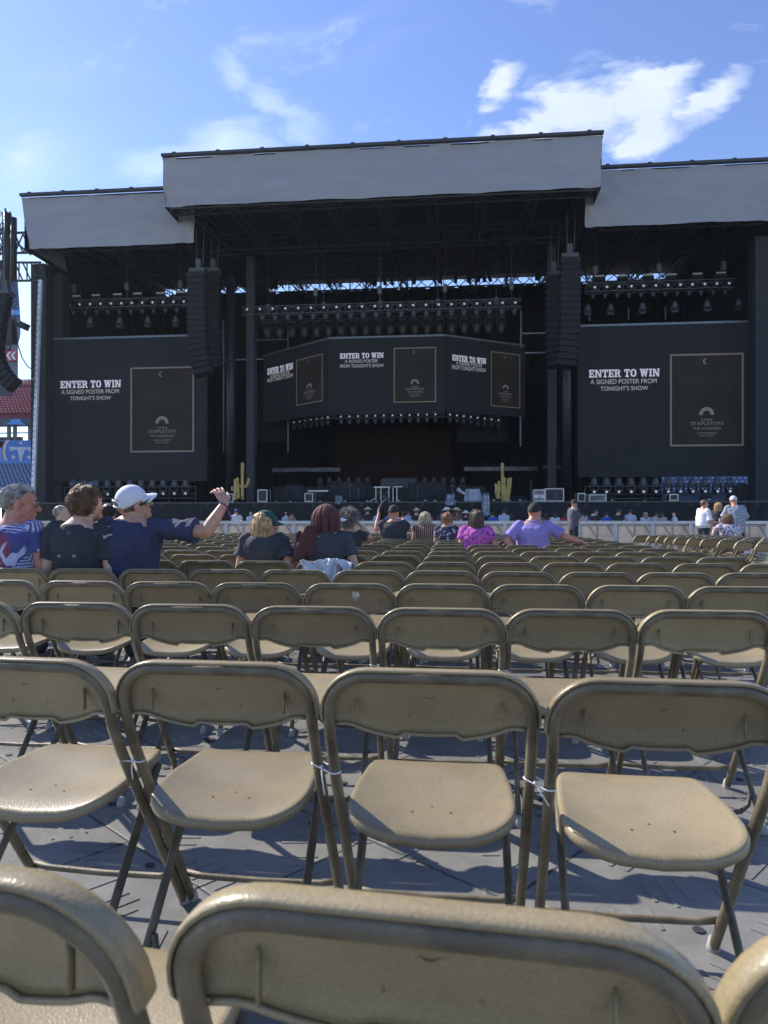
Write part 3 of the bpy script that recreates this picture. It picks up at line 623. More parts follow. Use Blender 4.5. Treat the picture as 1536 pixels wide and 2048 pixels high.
# ---------------------------------------------------------------- lights on trusses
M_LENS = mat('lamp_lens', (.5, .52, .55), .2, var=.02, emit=(.85, .92, 1), es=.16)
M_FIX = mat('black_fixture', (.035, .037, .043), .5, .2)
M_FIXG = mat('grey_fixture', (.085, .088, .10), .55, .2)
def wash(px, py, Y, label, group, s=.75, proto=[None]):
    if proto[0] is None:
        t = thing('wash_light', '', 'stage light'); b = MB(); b.box((0, .1, 0), (.3, .3, .3)); b.tube([(0, -.05, 0), (0, -.13, 0)], [.15, .17], 12); b.box((0, .1, .22), (.06, .06, .2)); b.build('housing', M_FIX, t)
        b = MB(); b.tube([(0, -.131, 0), (0, -.15, 0)], [.095, .08], 14); b.build('lens', M_LENS, t); proto[0] = t; remember(t); o = t
    else: o = copy_tree(proto[0])
    p = W(px, py, Y); o.location = p; o.scale = (s, s, s); o['label'] = label; o['group'] = group; return o
def mover(px, py, Y, label, group, up=False, s=1.0, proto={}):
    key = up
    if key not in proto:
        t = thing('moving_head_light', '', 'stage light'); k = 1 if up else -1
        b = MB(); b.box((0, 0, -k*.42), (.42, .36, .16)); b.build('base', M_FIX, t)
        b = MB(); b.box((-.22, 0, -k*.18), (.06, .22, .42)); b.box((.22, 0, -k*.18), (.06, .22, .42)); b.box((0, 0, -k*.37), (.46, .2, .05)); b.build('yoke', M_FIX, t)
        b = MB(); b.tube([(0, 0, -k*.22), (0, 0, -k*.05), (0, 0, k*.18), (0, 0, k*.34)], [.11, .19, .17, .13], 12); b.build('head', M_FIXG, t, True); proto[key] = t; remember(t); o = t
    else: o = copy_tree(proto[key])
    o.location = W(px, py, Y); o.scale = (s, s, s); o['label'] = label; o['group'] = group; return o
def rig(label, p0, p1, y0, y1, Y, w_=.5, m=M_TRG):
    A, B = W(p0, y0, Y), W(p1, y1, Y); B.z = A.z = (A.z+B.z)/2; t = thing('lighting_truss', label, 'truss', tuple(A), 0, 'lighting trusses hung in the stage')
    b = MB(); truss(b, (0, 0, 0), B-A, w_, w_, .55, .03); b.build('truss_frame', m, t)
    b = MB(); n = max(2, round((B-A).length/4.5))
    for i in range(n+1): x = (B-A).x*(i+.15)/(n+.3); b.tube([(x, 0, .2), (x, 0, 19.5-A.z)], .018, 4, False); b.box((x, 0, 1.1), (.25, .25, .5))
    b.build('hoist_chain', mat('chain_grey', (.14, .15, .17), .5, .5), t)
    return A.z
rig('long front lighting truss with a row of white lamps above the middle screen', 487, 1043, 623, 608, 44.5)
for i in range(22): px = 495+25.5*i; wash(px, 619.5-13.5*i/21, 44.3, 'round white lamp, %s from the left on the front lighting truss' % ORD[i+1], 'white lamps on the front truss')
for i in range(22): px = 500+25.2*i; mover(px, 634-13.5*i/21, 44.5, 'small dark moving light hanging %s from the left under the front truss' % ORD[i+1], 'moving lights under the front truss', s=.85)
rig('second lighting truss just above the middle screen, carrying larger lights', 520, 1010, 648, 637, 47.0, .5, M_TRUSS)
for i in range(20): px = 535+24.6*i; mover(px, 663-11*i/19, 47, 'larger dark moving light hanging %s from the left above the middle screen' % ORD[i+1], 'larger moving lights on the second truss', s=1.25)
rig('lighting truss hung above the left side screen', 133, 378, 611, 604, 44)
for i in range(12): wash(140+20.8*i, 610-6*i/11, 43.8, 'round white lamp, %s from the left above the left side screen' % ORD[i+1], 'white lamps above the left side screen')
for i in range(10): mover(147+23*i, 625-6*i/11, 44, 'dark moving light hanging %s from the left over the left side screen' % ORD[i+1], 'moving lights above the left side screen', s=.55)
rig('lighting truss hung above the right side screen', 1172, 1466, 578, 568, 44)
for i in range(12): wash(1189+24.4*i, 575.5-8*i/11, 43.8, 'round white lamp, %s from the left above the right side screen' % ORD[i+1], 'white lamps above the right side screen')
for i in range(12): mover(1186+24*i, 591-8*i/11, 44, 'dark moving light hanging %s from the left over the right side screen' % ORD[i+1], 'moving lights above the right side screen', s=.55)
def flood(px, py, Y, label, group, proto=[None]):
    if proto[0] is None:
        t = thing('flood_panel', '', 'flood light'); b = MB(); b.box((0, 0, 0), (.62, .3, .26), Matrix.Rotation(R(-25), 3, 'X')); b.build('housing', M_FIX, t)
        b = MB(); b.box((0, -.06, .13), (.56, .26, .03), Matrix.Rotation(R(-60), 3, 'X')); b.build('reflector', mat('pale_reflector', (.55, .57, .56), .4), t); proto[0] = t; remember(t); o = t
    else: o = copy_tree(proto[0])
    o.location = W(px, py, Y); o['label'] = label; o['group'] = group
for i, (px, py) in enumerate(((154, 599), (193, 597), (236, 595.5), (276, 594), (322, 593), (362, 591.5))): flood(px, py, 44, 'pale flood panel, %s from the left on the left wing truss' % ORD[i+1], 'flood panels on the wing trusses')
for i, (px, py) in enumerate(((1198, 559.5), (1245, 559), (1296, 557.5), (1342, 556.5), (1394, 555), (1441, 553))): flood(px, py, 44, 'pale flood panel, %s from the left on the right wing truss' % ORD[i+1], 'flood panels on the wing trusses')
for i, (px, py) in enumerate(((181, 643), (240, 643), (296, 642), (352, 641))): mover(px, py, 43, 'spotlight standing upright on top of the left side screen, %s from the left' % ORD[i+1], 'spotlights on top of the left side screen', True, .8)
for i, (px, py) in enumerate(((1175, 618), (1221, 617), (1285, 615), (1349, 612), (1414, 610), (1477, 608))): mover(px, py, 43, 'spotlight standing upright on top of the right side screen, %s from the left' % ORD[i+1], 'spotlights on top of the right side screen', True, .8)
# under the centre screens
def seg(n, p0, y0, p1, y1, Y0, Y1, nm):
    for i in range(n):
        f = i/(n-1); wash(p0+(p1-p0)*f, y0+(y1-y0)*f, Y0+(Y1-Y0)*f, 'small white lamp, %s from the left below the %s' % (ORD[i+1], nm), 'white lamps below the %s' % nm, s=.55)
        mover(p0+(p1-p0)*f, y0+10+(y1-y0)*f, Y0+(Y1-Y0)*f+.3, 'dark moving light, %s from the left below the %s' % (ORD[i+1], nm), 'moving lights below the %s' % nm, s=.5)
seg(7, 588, 845, 656, 835, 49.5, 46.2, 'angled left screen'); seg(12, 682, 833.5, 871, 829, 45.9, 45.9, 'middle screen'); seg(8, 900, 829.5, 997, 840.5, 46.2, 48.5, 'angled right screen')
b = MB()
for (p0, p1, Y0, Y1) in ((585, 656, 49.8, 46.3), (660, 890, 46.3, 46.3), (892, 1000, 46.3, 49)):
    A, B = W(p0, 834, Y0), W(p1, 834, Y1); A.z = B.z = zb_-.2; truss(b, A, B, .35, .3, .6, .03)
tt = b.build('screen_support_truss', M_TRUSS); tag(tt, 'thin dark truss carrying small lamps below the three joined screens', 'truss')
# deck-side floor rows under both big screens
for nm, p0, p1, n, y, yh, x0 in (('left', 217, 372, 8, 988.5, 969, 140), ('right', 1188, 1459, 12, 984, 966, 1180)):
    A, B = W(x0-10, 992, 42), W(p1+20, 992, 42); B.z = A.z
    t = thing('floor_rail', 'low black rail with lamps along the deck under the %s big screen' % nm, 'rail', tuple(A)); b = MB()
    for z in (-.15, .1, .55): b.bar((0, 0, z), ((B-A).x, 0, z), .06)
    k = int((B-A).x/1.5)
    for i in range(k+1): b.bar(((B-A).x*i/k, 0, -.75), ((B-A).x*i/k, 0, .55), .06)
    b.build('rail_frame', M_TRUSS, t)
    for i in range(n): wash(p0+(p1-p0)*i/(n-1), y-1.5*i/(n-1), 41.8, 'round white lamp, %s from the left on the floor rail under the %s big screen' % (ORD[i+1], nm), 'white lamps on the %s floor rail' % nm)
    n2 = 11 if nm == 'left' else 12
    for i in range(n2): mover(x0+8+(p1-x0-8)*i/(n2-1), yh+1, 42.3, 'upright dark moving light, %s from the left on the deck below the %s big screen' % (ORD[i+1], nm), 'upright moving lights on the %s deck' % nm, True, 1.0)
# ---------------------------------------------------------------- hanging speakers
M_SPK = mat('speaker_grille', (.009, .010, .014), .8, var=.15, vs=30)
M_SPKD = mat('speaker_box', (.016, .017, .02), .6)
def array(label, path, wid, dep, n, Y, tip=None):
    """line array: boxes stacked along a path of photo positions"""
    pts = [W(px, py, Y) for px, py in path]
    for p in pts: p.y = Y
    # resample
    L_ = [0]
    for i in range(1, len(pts)): L_.append(L_[-1]+(pts[i]-pts[i-1]).length)
    def at(s):
        for i in range(1, len(pts)):
            if s <= L_[i]+1e-9: return pts[i-1].lerp(pts[i], (s-L_[i-1])/(L_[i]-L_[i-1]))
        return pts[-1]
    t = thing('line_array', label, 'hanging speakers', tuple(pts[0]), 0, 'curved speaker stacks hung at the stage')
    for i in range(n):
        a, b_ = at(L_[-1]*i/n)-pts[0], at(L_[-1]*(i+.94)/n)-pts[0]; dn = (b_-a).normalized(); h = (b_-a).length
        q = Vector((0, 0, -1)).rotation_difference(dn).to_matrix(); c = (a+b_)/2; k = i/n; tilt = Matrix.Rotation(R(-14*k*k), 3, 'X')
        mb = MB(); mb.box(c, (wid, dep*.6, h), q @ tilt); mb.mi = 1
        for s in (-1, 1): mb.box(c+q @ tilt @ Vector((s*(wid/2+.03), 0, 0)), (.07, dep*.4, h*.55), q @ tilt)
        mb.build('speaker_box', [M_SPK, M_SPKD], t)
    mb = MB(); mb.box((0, .2, .15), (wid*.9, .7, .22)); mb.box((0, .2, .55), (.3, .3, .6))
    for x in (-.12, .25): mb.tube([(x, .2, .5), (x*1.3, .2, 18.2-pts[0].z)], .025, 5, False)
    mb.build('flying_frame', M_FIXG, t); return t
array('tall left line of hanging speakers in front of the left big screen', [(395, 546), (395.5, 640), (397, 690), (402, 722), (408, 750)], 1.02, 1.0, 17, 39.6)
array('darker left line of hanging speakers tucked behind the front one', [(425, 545), (425, 640), (427, 700), (429, 738)], .9, .9, 15, 41.2)
array('tall right line of hanging speakers beside the right big screen', [(1140, 517), (1139.5, 620), (1139, 670), (1135, 702), (1130, 735)], 1.0, 1.0, 17, 39.6)
array('darker right line of hanging speakers tucked behind the front one', [(1108, 552), (1108, 640), (1109, 700), (1111, 735)], .8, .9, 14, 41.2)
array('curved black line of hanging speakers at the far left beside the stadium', [(8, 590), (-2, 640), (-10, 690), (-5, 725), (9, 752), (30, 773)], .8, .9, 16, 38.0)
# ---------------------------------------------------------------- far left truss bridge and tower
t = thing('truss_bridge', 'black truss bridge reaching left from the stage roof', 'truss', (0, 41, 0)); b = MB()
def q_(px, py, Y=41): p = W(px, py, Y); return Vector((p.x, p.y-41, p.z))
for (y0, y1) in ((469, 464), (508, 505), (525, 525), (563, 561)): b.bar(q_(-60, y0), q_(82, y1), .11)
for i in range(9):
    x = -50+16*i; b.bar(q_(x, 468), q_(x+16, 506), .07); b.bar(q_(x+16, 468), q_(x, 506), .06); b.bar(q_(x, 526), q_(x+16, 562), .07); b.bar(q_(x+8, 526), q_(x+8, 562), .06)
b.bar(q_(-5, 455), q_(60, 508), .3, .1); b.build('bridge_frame', M_TRUSS, t)
t = thing('delay_mast', 'pair of thick dark round masts standing in the truss bridge', 'mast', (0, 41, 0)); b = MB()
b.tube([q_(15, 560), q_(15, 427)], .24, 14); b.build('mast_tube', M_MAST, t, True); b = MB(); b.tube([q_(27, 560), q_(27, 436)], .2, 14); b.build('mast_tube', M_MAST, t, True)
b = MB(); truss(b, q_(8, 700), q_(8, 420), .5, .5, .6, .04); b.build('mast_truss', M_TRUSS, t)
t = thing('side_spotlight', 'black spotlight on an arm against the pale sky at far left', 'spotlight', tuple(W(48, 652, 41))); b = MB()
b.box((0, 0, 0), (.42, .5, .4), Matrix.Rotation(R(25), 3, 'Y')); b.build('housing', M_FIX, t); b = MB(); b.bar((-.05, 0, .1), (-.85, 0, .1), .14); b.box((-.9, 0, -.35), (.55, .5, 1.5)); b.build('bracket', M_FIX, t)
b = MB(); P = [W(px, py, 40.5) for px, py in ((27, 620), (33, 660), (36, 690), (44, 715), (55, 733), (68, 741), (78, 741))]; b.tube(P, .035, 6); P = [W(px, py, 40.5) for px, py in ((77, 750), (66, 759), (55, 762), (48, 761))]; b.tube(P, .025, 6)
tag(b.build('cable', M_SPKD, None, True), 'black cable drooping from the far left speakers to the stage tower', 'cable')
# ---------------------------------------------------------------- things on the deck
M_CAC = mat('cactus_tan_green', (.50, .37, .12), .6, var=.2, vs=4, bump=.3, bs=8)
def cactus(label, Y, cols):
    p0 = W(cols[0][0][0][0], 1000, Y); p0.z = DZ; t = thing('cactus_prop', label, 'cactus prop', tuple(p0), 0)
    for path, rad in cols:
        P = [W(px, py, Y)-p0 for px, py in path]
        r_ = rad*Y/F; b = MB(); n = 22; rings = []; Ps = P[:-1]+[P[-1]]
        # densify and round the top
        D = []
        for i in range(len(P)-1): D += [(P[i].lerp(P[i+1], k/5), 1.0) for k in range(5)]
        top = P[-1]; dr = (P[-1]-P[-2]).normalized()
        D += [(top, 1.0)]+[(top+dr*r_*sin(a), max(.05, cos(a))) for a in (R(30), R(55), R(75), R(88))]
        up = Vector((0, 1, 0))
        for i, (q, k) in enumerate(D):
            d = (D[min(i+1, len(D)-1)][0]-D[max(0, i-1)][0]).normalized(); sd = d.cross(up).normalized(); u2 = sd.cross(d)
            rings.append([q+(sd*cos(2*pi*j/n)+u2*sin(2*pi*j/n))*r_*k*(1 if j % 2 else .86) for j in range(n)])
        b.rings(rings); b.build('cactus_arm' if rad < 4.4 or cols[0][0] is not path else 'cactus_stem', M_CAC, t, True)
    return t
cactus('tall tan cactus prop with one bent arm on the left of the deck', 40.9, [([(485, 1000), (485, 955), (485, 928)], 3.4), ([(471, 1000), (471, 980), (471, 961)], 3.6), ([(477, 997), (476, 975), (475, 958)], 3.2), ([(485, 974), (492, 973), (496, 967), (497.5, 959)], 3.0), ([(464.5, 981), (464.5, 975)], 2.6), ([(464.5, 980), (470, 981)], 2.0), ([(475, 972), (485, 973)], 3.0)])
cactus('cluster of many straight tan cactus columns on the right of the deck', 40.9, [([(1005, 1003), (1005, 960), (1004.5, 928)], 3.0), ([(1008, 1003), (1008.5, 975), (1009, 957)], 3.0), ([(1012, 1003), (1012.5, 990), (1013, 976)], 2.8), ([(1014, 1003), (1016, 975), (1017, 959)], 2.9), ([(1016, 1003), (1019.5, 980), (1021.5, 957)], 2.5), ([(1000, 985), (999, 975), (998, 964)], 2.6), ([(999, 998), (996, 982), (994.5, 971)], 2.6), ([(996, 995), (992.5, 980), (991.5, 969)], 2.4), ([(997, 998), (993, 992), (991.5, 981)], 2.3)])
M_AL = mat('aluminium_edge', (.45, .47, .52), .35, .5); M_CASE = mat('case_panel_grey', (.22, .23, .26), .5); M_RED = mat('red_print', (.5, .05, .06), .5)
def case(label, px0, px1, y0, y1, Y, panel=M_FIX, extra=None, dep=.8):
    A, B = W(px0, y1, Y), W(px1, y0, Y); z0 = max(A.z, DZ+.02); w_, h = B.x-A.x, B.z-z0; t = thing('road_case', label, 'case', (A.x, Y, z0), 0, 'road cases on the deck')
    b = MB(); b.box((w_/2, dep/2, h/2), (w_-.04, dep-.04, h-.04)); b.build('case_body', panel, t); b = MB(); e = .055
    for x in (e/2, w_-e/2):
        for y in (e/2, dep-e/2): b.box((x, y, h/2), (e, e, h-2*e))
    for z in (e/2, h-e/2):
        for y in (e/2, dep-e/2): b.box((w_/2, y, z), (w_, e, e))
    b.build('case_edge', M_AL, t)
    if extra: extra(t, w_, h)
    return t
def ex1(t, w_, h):
    b = MB(); b.box((w_*.5, -.01, h*.82), (w_*.5, .02, .06)); b.build('red_label', M_RED, t); b = MB()
    for x in (.25, .75): b.box((w_*x, -.015, h*.42), (.28, .03, .2))
    b.build('latch', M_AL, t)
case('grey road case with aluminium edges and red print near the right mast', 1067, 1090, 979, 1003, 41, M_CASE, ex1)
case('long black topped case with pale edge beside the grey road case', 1090, 1128, 976.5, 1003, 41.3)
case('small black case with pale frame right of the right mast', 1155, 1171, 986, 1003.5, 41.4)
case('wide low case with silver sheets under the right big screen', 1178, 1213, 988.5, 1003.5, 40.9, mat('silver_sheet', (.09, .105, .125), .35, .3, .4, 2))
case('small grey framed case in the middle under the right big screen', 1339, 1357, 988, 1001.5, 41)
case('upright black case with bright frame right of the left cactus', 515, 534.5, 979, 1004, 41)
case('low open metal frame case left of the left cactus', 447, 467, 987, 1005, 41.5)
case('small silver framed table case left of the keyboard', 609, 626, 986, 1004, 41.5)
# keyboard
p = W(640, 982, 43); t = thing('keyboard', 'long thin keyboard on a stand left of the drums', 'keyboard', tuple(p)); b = MB(); b.box((-.1, 0, 0), (1.25, .35, .09)); b.build('keyboard_body', M_AL, t); b = MB(); b.bar((-.5, 0, -.05), (.3, 0, DZ-p.z+.4), .05); b.bar((.3, 0, -.05), (-.5, 0, DZ-p.z+.4), .05); b.build('keyboard_stand', M_FIX, t)
# drum kit
p = W(775, 1001, 41.5); p.z = DZ; t = thing('drum_kit', 'drum kit inside a chrome frame in the centre of the deck', 'drum kit', tuple(p))
M_CHR = mat('chrome', (.32, .34, .38), .25, .7); M_DR = mat('drum_shell', (.05, .06, .07), .3); 
b = MB()
for x in (-.75, -.42, .1, .38, .62): b.tube([(x*.9, -.1, 0), (x*.9, -.1, .92)], .028, 8)
b.box((-.32, -.12, .94), (.95, .12, .07)); b.box((.62, -.12, .96), (.5, .1, .06))
for x, s in ((-.75, -1), (.5, 1)): b.bar((x, -.1, .3), (x+s*.35, -.15, .02), .035)
b.build('chrome_frame', M_CHR, t, False)
b = MB(); b.tube([(-.22, 0, .33), (-.22, .4, .33)], .3, 20); b.build('bass_drum', M_DR, t, True)
for x in (-.5, .02): b = MB(); b.tube([(x, .05, .45), (x, .12, .75)], .17, 16); b.build('tom_drum', M_DR, t, True)
for x, z in ((-.78, .75), (.35, .75), (-.2, .85)): b = MB(); b.tube([(x, .1, z), (x, .1, z+.015)], [.26, .03], 16); b.build('cymbal', M_CHR, t, True)
# draped cloths and bags
def cloth(name, label, cat, px0, px1, y0, y1, Y, m, top=.6, seed=1, sk=0):
    A, B = W(px0, y1, Y), W(px1, y0, Y); w_, h = B.x-A.x, B.z-A.z; b = MB(); n = 36; rg = []
    for i in range(11):
        v = i/10; k = 1-(1-top)*v**1.4; r0 = []
        for j in range(n):
            a = 2*pi*j/n; f = 1+.13*sin(a*7+seed+v*2)*(1-v*.4)+.12*noise.noise(Vector((cos(a)*2, sin(a)*2, v*3+seed)))
            r0.append(Vector((w_/2+sk*v*w_+cos(a)*w_/2*k*f, .35+sin(a)*.35*k*f, h*v*(1-.04*sin(a*3)))))
        rg.append(r0)
    b.rings(rg); return tag(b.build(name, m, None, True, (A.x, Y, A.z)), label, cat)
M_WH = mat('white_cover', (.42, .46, .55), .7, bump=.4, bs=6); M_BAG = mat('clear_blue_bag', (.16, .22, .32), .25, var=.4, vs=5, bump=.6, bs=9, spec=.9); M_BC = mat('black_cover', (.03, .031, .036), .85, bump=.4, bs=6)
cloth('white_cover', 'white cloth draped over gear left of the hanging bag', 'cloth', 929, 963, 978, 1003, 41, M_WH, .82, 2)
b = MB(); b.bar(W(917, 980, 41), W(932, 989, 41), .14); b.bar(W(915, 977, 41), W(921, 983, 41), .2); tag(b.build('cover_arm', M_WH), 'white wrapped boom sticking out left of the white cloth', 'boom')
cloth('plastic_bag', 'bunched blue grey plastic bag hanging over the deck edge left of the white cloth', 'bag', 891, 911, 988, 1011, 39.6, M_BAG, .8, 3)
cloth('plastic_bag', 'long blue grey plastic cover hanging down the front of the deck', 'bag', 963, 981, 986, 1033, 39.5, M_BAG, .75, 4)
cloth('plastic_bag', 'round clear plastic bag on the deck edge left of the drums', 'bag', 668, 685, 991, 1009, 39.8, mat('clear_grey_bag', (.12, .14, .17), .3, var=.4, vs=6, bump=.6, bs=9, spec=.8), .8, 5)
cloth('gear_cover', 'wide black cover over gear behind the small silver case', 'cover', 565, 606, 970, 1003, 44, M_BC, .85, 6)
cloth('gear_cover', 'tall black cover over gear between keyboard and drums', 'cover', 655, 730, 963, 1000, 46, M_BC, .8, 7)
cloth('gear_cover', 'black cover over gear right of the drums', 'cover', 815, 895, 965, 1000, 46, M_BC, .9, 8)
cloth('gear_cover', 'black tarpaulin heaped over gear under the right screen corner', 'cover', 1455, 1520, 967, 1001, 42, M_BC, .25, 9)
for i in range(16):                                     # amplifiers and stands along the back line
    px = 640+i*19; 
    if 745 < px < 820: continue
    mover(px, 962, 50, 'upright dark moving light on the riser, %s from the left' % ORD[i+1], 'moving lights on the back riser', True, .8)
b = MB()
for i in range(9):
    for j in range(3): A, B = W(762+i*6.5, 962+j*6, 47), W(768.5+i*6.5, 957+j*6, 47); b.bar(A, B, .09); b.bar(B, W(775+i*6.5, 962+j*6, 47), .09)
tag(b.build('zigzag_riser_front', mat('grey_bar', (.11, .115, .13), .5, .3)), 'grey zigzag lattice front of the riser behind the drums', 'lattice')
for i, (px, h, Y) in enumerate(((441, 30, 42), (700, 34, 42.5), (717, 26, 42), (835, 30, 44), (1062, 40, 43), (1111, 14, 40.6), (905, 36, 45))):
    p = W(px, 1000, Y); p.z = DZ; t = thing('microphone_stand', 'thin black stand on the deck, %s from the left' % ORD[i+1], 'stand', tuple(p), 0, 'thin stands on the deck'); b = MB(); b.tube([(0, 0, 0), (0, 0, h*Y/F)], .025, 6); b.build('stand_pole', M_FIXG, t); b = MB(); b.tube([(0, 0, 0), (0, 0, .05)], [.2, .16], 10); b.tube([(0, 0, h*Y/F), (.02, 0, h*Y/F+.14)], .06, 8); b.build('stand_base', M_FIXG, t)
rr = random.Random(9)
for i in range(16):                                     # monitors and small gear
    px = [552, 580, 640, 690, 735, 850, 870, 912, 988, 1020, 1040, 1052, 1100, 1225, 1290, 1420][i]; Y = 41+rr.random()*2; s = rr.uniform(.4, .7)
    p = W(px, 1000, Y); p.z = DZ; t = thing('floor_monitor', 'low black wedge box on the deck, %s from the left' % ORD[i+1], 'monitor', tuple(p), rr.uniform(-.3, .3), 'wedge boxes on the deck'); b = MB()
    b.add([(-s/2, 0, 0), (s/2, 0, 0), (s/2, .5, 0), (-s/2, .5, 0), (-s/2, .1, .15), (s/2, .1, .15), (s/2, .5, .42), (-s/2, .5, .42)], [(3, 2, 1, 0), (0, 1, 5, 4), (4, 5, 6, 7), (2, 3, 7, 6), (0, 4, 7, 3), (1, 2, 6, 5)]); b.build('cabinet', M_FIX, t); b = MB(); b.box((0, .08, .16), (s*.3, .06, .05)); b.build('handle', M_AL, t)
# blacked out front-of-deck gear pit box left side
# ---------------------------------------------------------------- crowd barrier
def scrim():
    m = bpy.data.materials.new('barrier_mesh'); m.use_nodes = True; t = m.node_tree; n = t.nodes; l = t.links; n.clear()
    o = n.new('ShaderNodeOutputMaterial'); c = n.new('ShaderNodeTexCoord'); nz = n.new('ShaderNodeTexNoise'); nz.inputs['Scale'].default_value = 1.3; nz.inputs['Detail'].default_value = 6; l.new(c.outputs['Object'], nz.inputs['Vector'])
    rp = n.new('ShaderNodeValToRGB'); e = rp.color_ramp.elements; e[0].position = .3; e[1].position = .72; e[0].color = (.40, .37, .34, 1); e[1].color = (.66, .60, .54, 1); l.new(nz.outputs['Fac'], rp.inputs[0])
    d = n.new('ShaderNodeBsdfDiffuse'); tr = n.new('ShaderNodeBsdfTranslucent'); tp = n.new('ShaderNodeBsdfTransparent'); l.new(rp.outputs[0], d.inputs[0]); l.new(rp.outputs[0], tr.inputs[0])
    a = n.new('ShaderNodeMixShader'); a.inputs[0].default_value = .45; l.new(d.outputs[0], a.inputs[1]); l.new(tr.outputs[0], a.inputs[2])
    b_ = n.new('ShaderNodeMixShader'); b_.inputs[0].default_value = .22; l.new(a.outputs[0], b_.inputs[1]); l.new(tp.outputs[0], b_.inputs[2]); l.new(b_.outputs[0], o.inputs[0]); return m
M_SCRIM = scrim(); M_BAR = mat('barrier_aluminium', (.52, .54, .58), .4, .25); BY = 24.0
bproto = None
for i in range(26):
    X = -17.5+i*1.2
    if bproto is None:
        t = thing('barrier_panel', '', 'crowd barrier'); b = MB(); b.box((.6, 0, 1.03), (1.19, .10, .10)); b.box((.6, 0, .06), (1.19, .06, .05))
        for x in (.03, 1.17): b.box((x, 0, .53), (.05, .05, .9))
        b.box((.6, .012, .53), (.025, .025, .9)); b.build('frame', M_BAR, t)
        b = MB(); b.box((.6, 0, .53), (1.09, .008, .88)); b.build('mesh_panel', M_SCRIM, t)
        b = MB(); b.bar((.3, .03, .95), (.3, .75, .05), .045); b.bar((.9, .03, .95), (.9, .75, .05), .045); b.box((.6, .6, .03), (1.15, 1.1, .03)); b.build('brace', M_BAR, t); bproto = t; remember(t); o = t
    else: o = copy_tree(bproto)
    o.location = (X, BY, 0); o['label'] = 'pale mesh filled crowd barrier panel, %s from the left end of the fence' % ORD[i+1]; o['group'] = 'crowd barrier panels'
# ---------------------------------------------------------------- stadium behind
M_CON = mat('concrete_grey', (.20, .21, .23), .8, var=.15, vs=.5)
def stand(name, label, Y0, X0, X1, rows, z0, rise, run, seatcol, skip=lambda x, r: False):
    t = thing(name, label, 'grandstand', (X0, Y0, 0)); w_ = X1-X0; b = MB()
    for r in range(rows): b.box((w_/2, r*run+run/2, z0+r*rise-.25), (w_, run, .5))
    b.build('terrace', mat('terrace_'+seatcol.name, {'navy_seat': (.035, .06, .13), 'maroon_seat': (.22, .05, .075)}[seatcol.name], .8), t)
    s = MB()
    for r in range(rows):
        n = int(w_/.52)
        for i in range(n):
            if skip(i, r): continue
            x = (i+.5)*.52; y = r*run+run*.55; z = z0+r*rise
            s.box((x, y+.2, z+.55), (.45, .05, .42)); s.box((x, y, z+.4), (.45, .36, .05)); s.mi = 1; s.box((x+.08, y+.15, z+.7), (.10, .03, .10)); s.mi = 0
    o = s.build('seats', [seatcol, mat('white_seat_tag', (.75, .78, .85), .5)], t); o['kind'] = 'stuff'; return t
M_NAVY = mat('navy_seat', (.05, .11, .28), .5); M_REDS = mat('maroon_seat', (.34, .06, .09), .5); M_BLUE = mat('bright_blue_banner', (.08, .32, .85), .5, var=.06); M_LB = mat('light_blue_wall', (.17, .38, .62), .5)
zz = lambda px, py, Y: W(px, py, Y).z
stand('grandstand', 'lower stand of navy blue seats behind the left end of the stage', 78, -62, -36, 11, zz(40, 975, 79)-.35, .30, .62, M_NAVY)
stand('grandstand', 'upper stand of maroon seats behind the left end of the stage', 88, -72, -40, 15, zz(40, 838, 89)+.3, .42, .6, M_REDS, lambda i, r: r == 11)
stand('grandstand', 'navy blue seats seen below the right big screen', 70, 14, 34, 14, zz(1400, 992, 70), .38, .62, M_NAVY)
t = thing('grandstand_wall', 'light blue wall and rail along the front of the lower left stand', 'wall', (-62, 77.5, 0)); b = MB(); z = zz(40, 985, 77.5); b.box((13, 0, z-.1), (26, .4, 1.4)); b.build('wall_panel', M_LB, t); b = MB(); b.box((13, -.25, z-1.3), (26, .3, 1)); b.box((13, -.3, z+.7), (26, .06, .06)); b.build('rail', M_CON, t)
# banner with the shield of stars
A, B = W(-30, 921, 86), W(72, 880.5, 86); bw, bh = B.x-A.x, B.z-A.z
t = thing('banner', 'bright blue banner with a white T and stars between the two left stands', 'banner', tuple(A)); b = MB(); b.box((bw/2+3, .1, bh/2-.6), (bw+6, .2, bh+1.2)); b.build('banner_cloth', M_BLUE, t)
def LP(px, py): p = W(px, py, 86)-A; return p.x, p.z
def flat(name, polys, m, off, par=t):
    b = MB()
    for P in polys: b.add([(x, off, z) for x, z in P], [tuple(range(len(P)))])
    return b.build(name, m, par)
M_W = mat('banner_white', (.55, .62, .72), .5); M_DB = mat('banner_blue', (.05, .19, .6), .5); M_BR = mat('banner_red', (.5, .05, .07), .5)
def disc(cx, cy, r, n=40, y0=880.5, y1=921): 
    P = []
    for k in range(n): a = 2*pi*k/n; P.append((cx+r*cos(a), min(y1, max(y0, cy-r*sin(a)))))
    return [LP(*q) for q in P][::-1]
flat('roundel', [disc(42, 903, 39)], M_BR, -.01); flat('roundel', [disc(42.5, 903, 37)], M_W, -.02); flat('roundel', [disc(43, 903, 32.5)], M_DB, -.03)
flat('letter_t', [[LP(*q) for q in P] for P in ([(18, 893.5), (67, 894.5), (64, 903.5), (60, 904.5), (58, 900), (49.5, 900), (44, 922), (39, 922), (36, 900), (27, 899.5), (24, 902), (20, 901)],)], M_W, -.05)
def star(cx, cy, r): return [LP(cx+(r if k % 2 == 0 else r*.42)*sin(pi*k/5+.15), cy-(r if k % 2 == 0 else r*.42)*cos(pi*k/5+.15)) for k in range(10)]
flat('star', [star(27, 914, 6)], M_W, -.04); flat('star', [star(58, 914.5, 6)], M_W, -.04); flat('star', [star(42, 886, 4.5)], M_W, -.04)
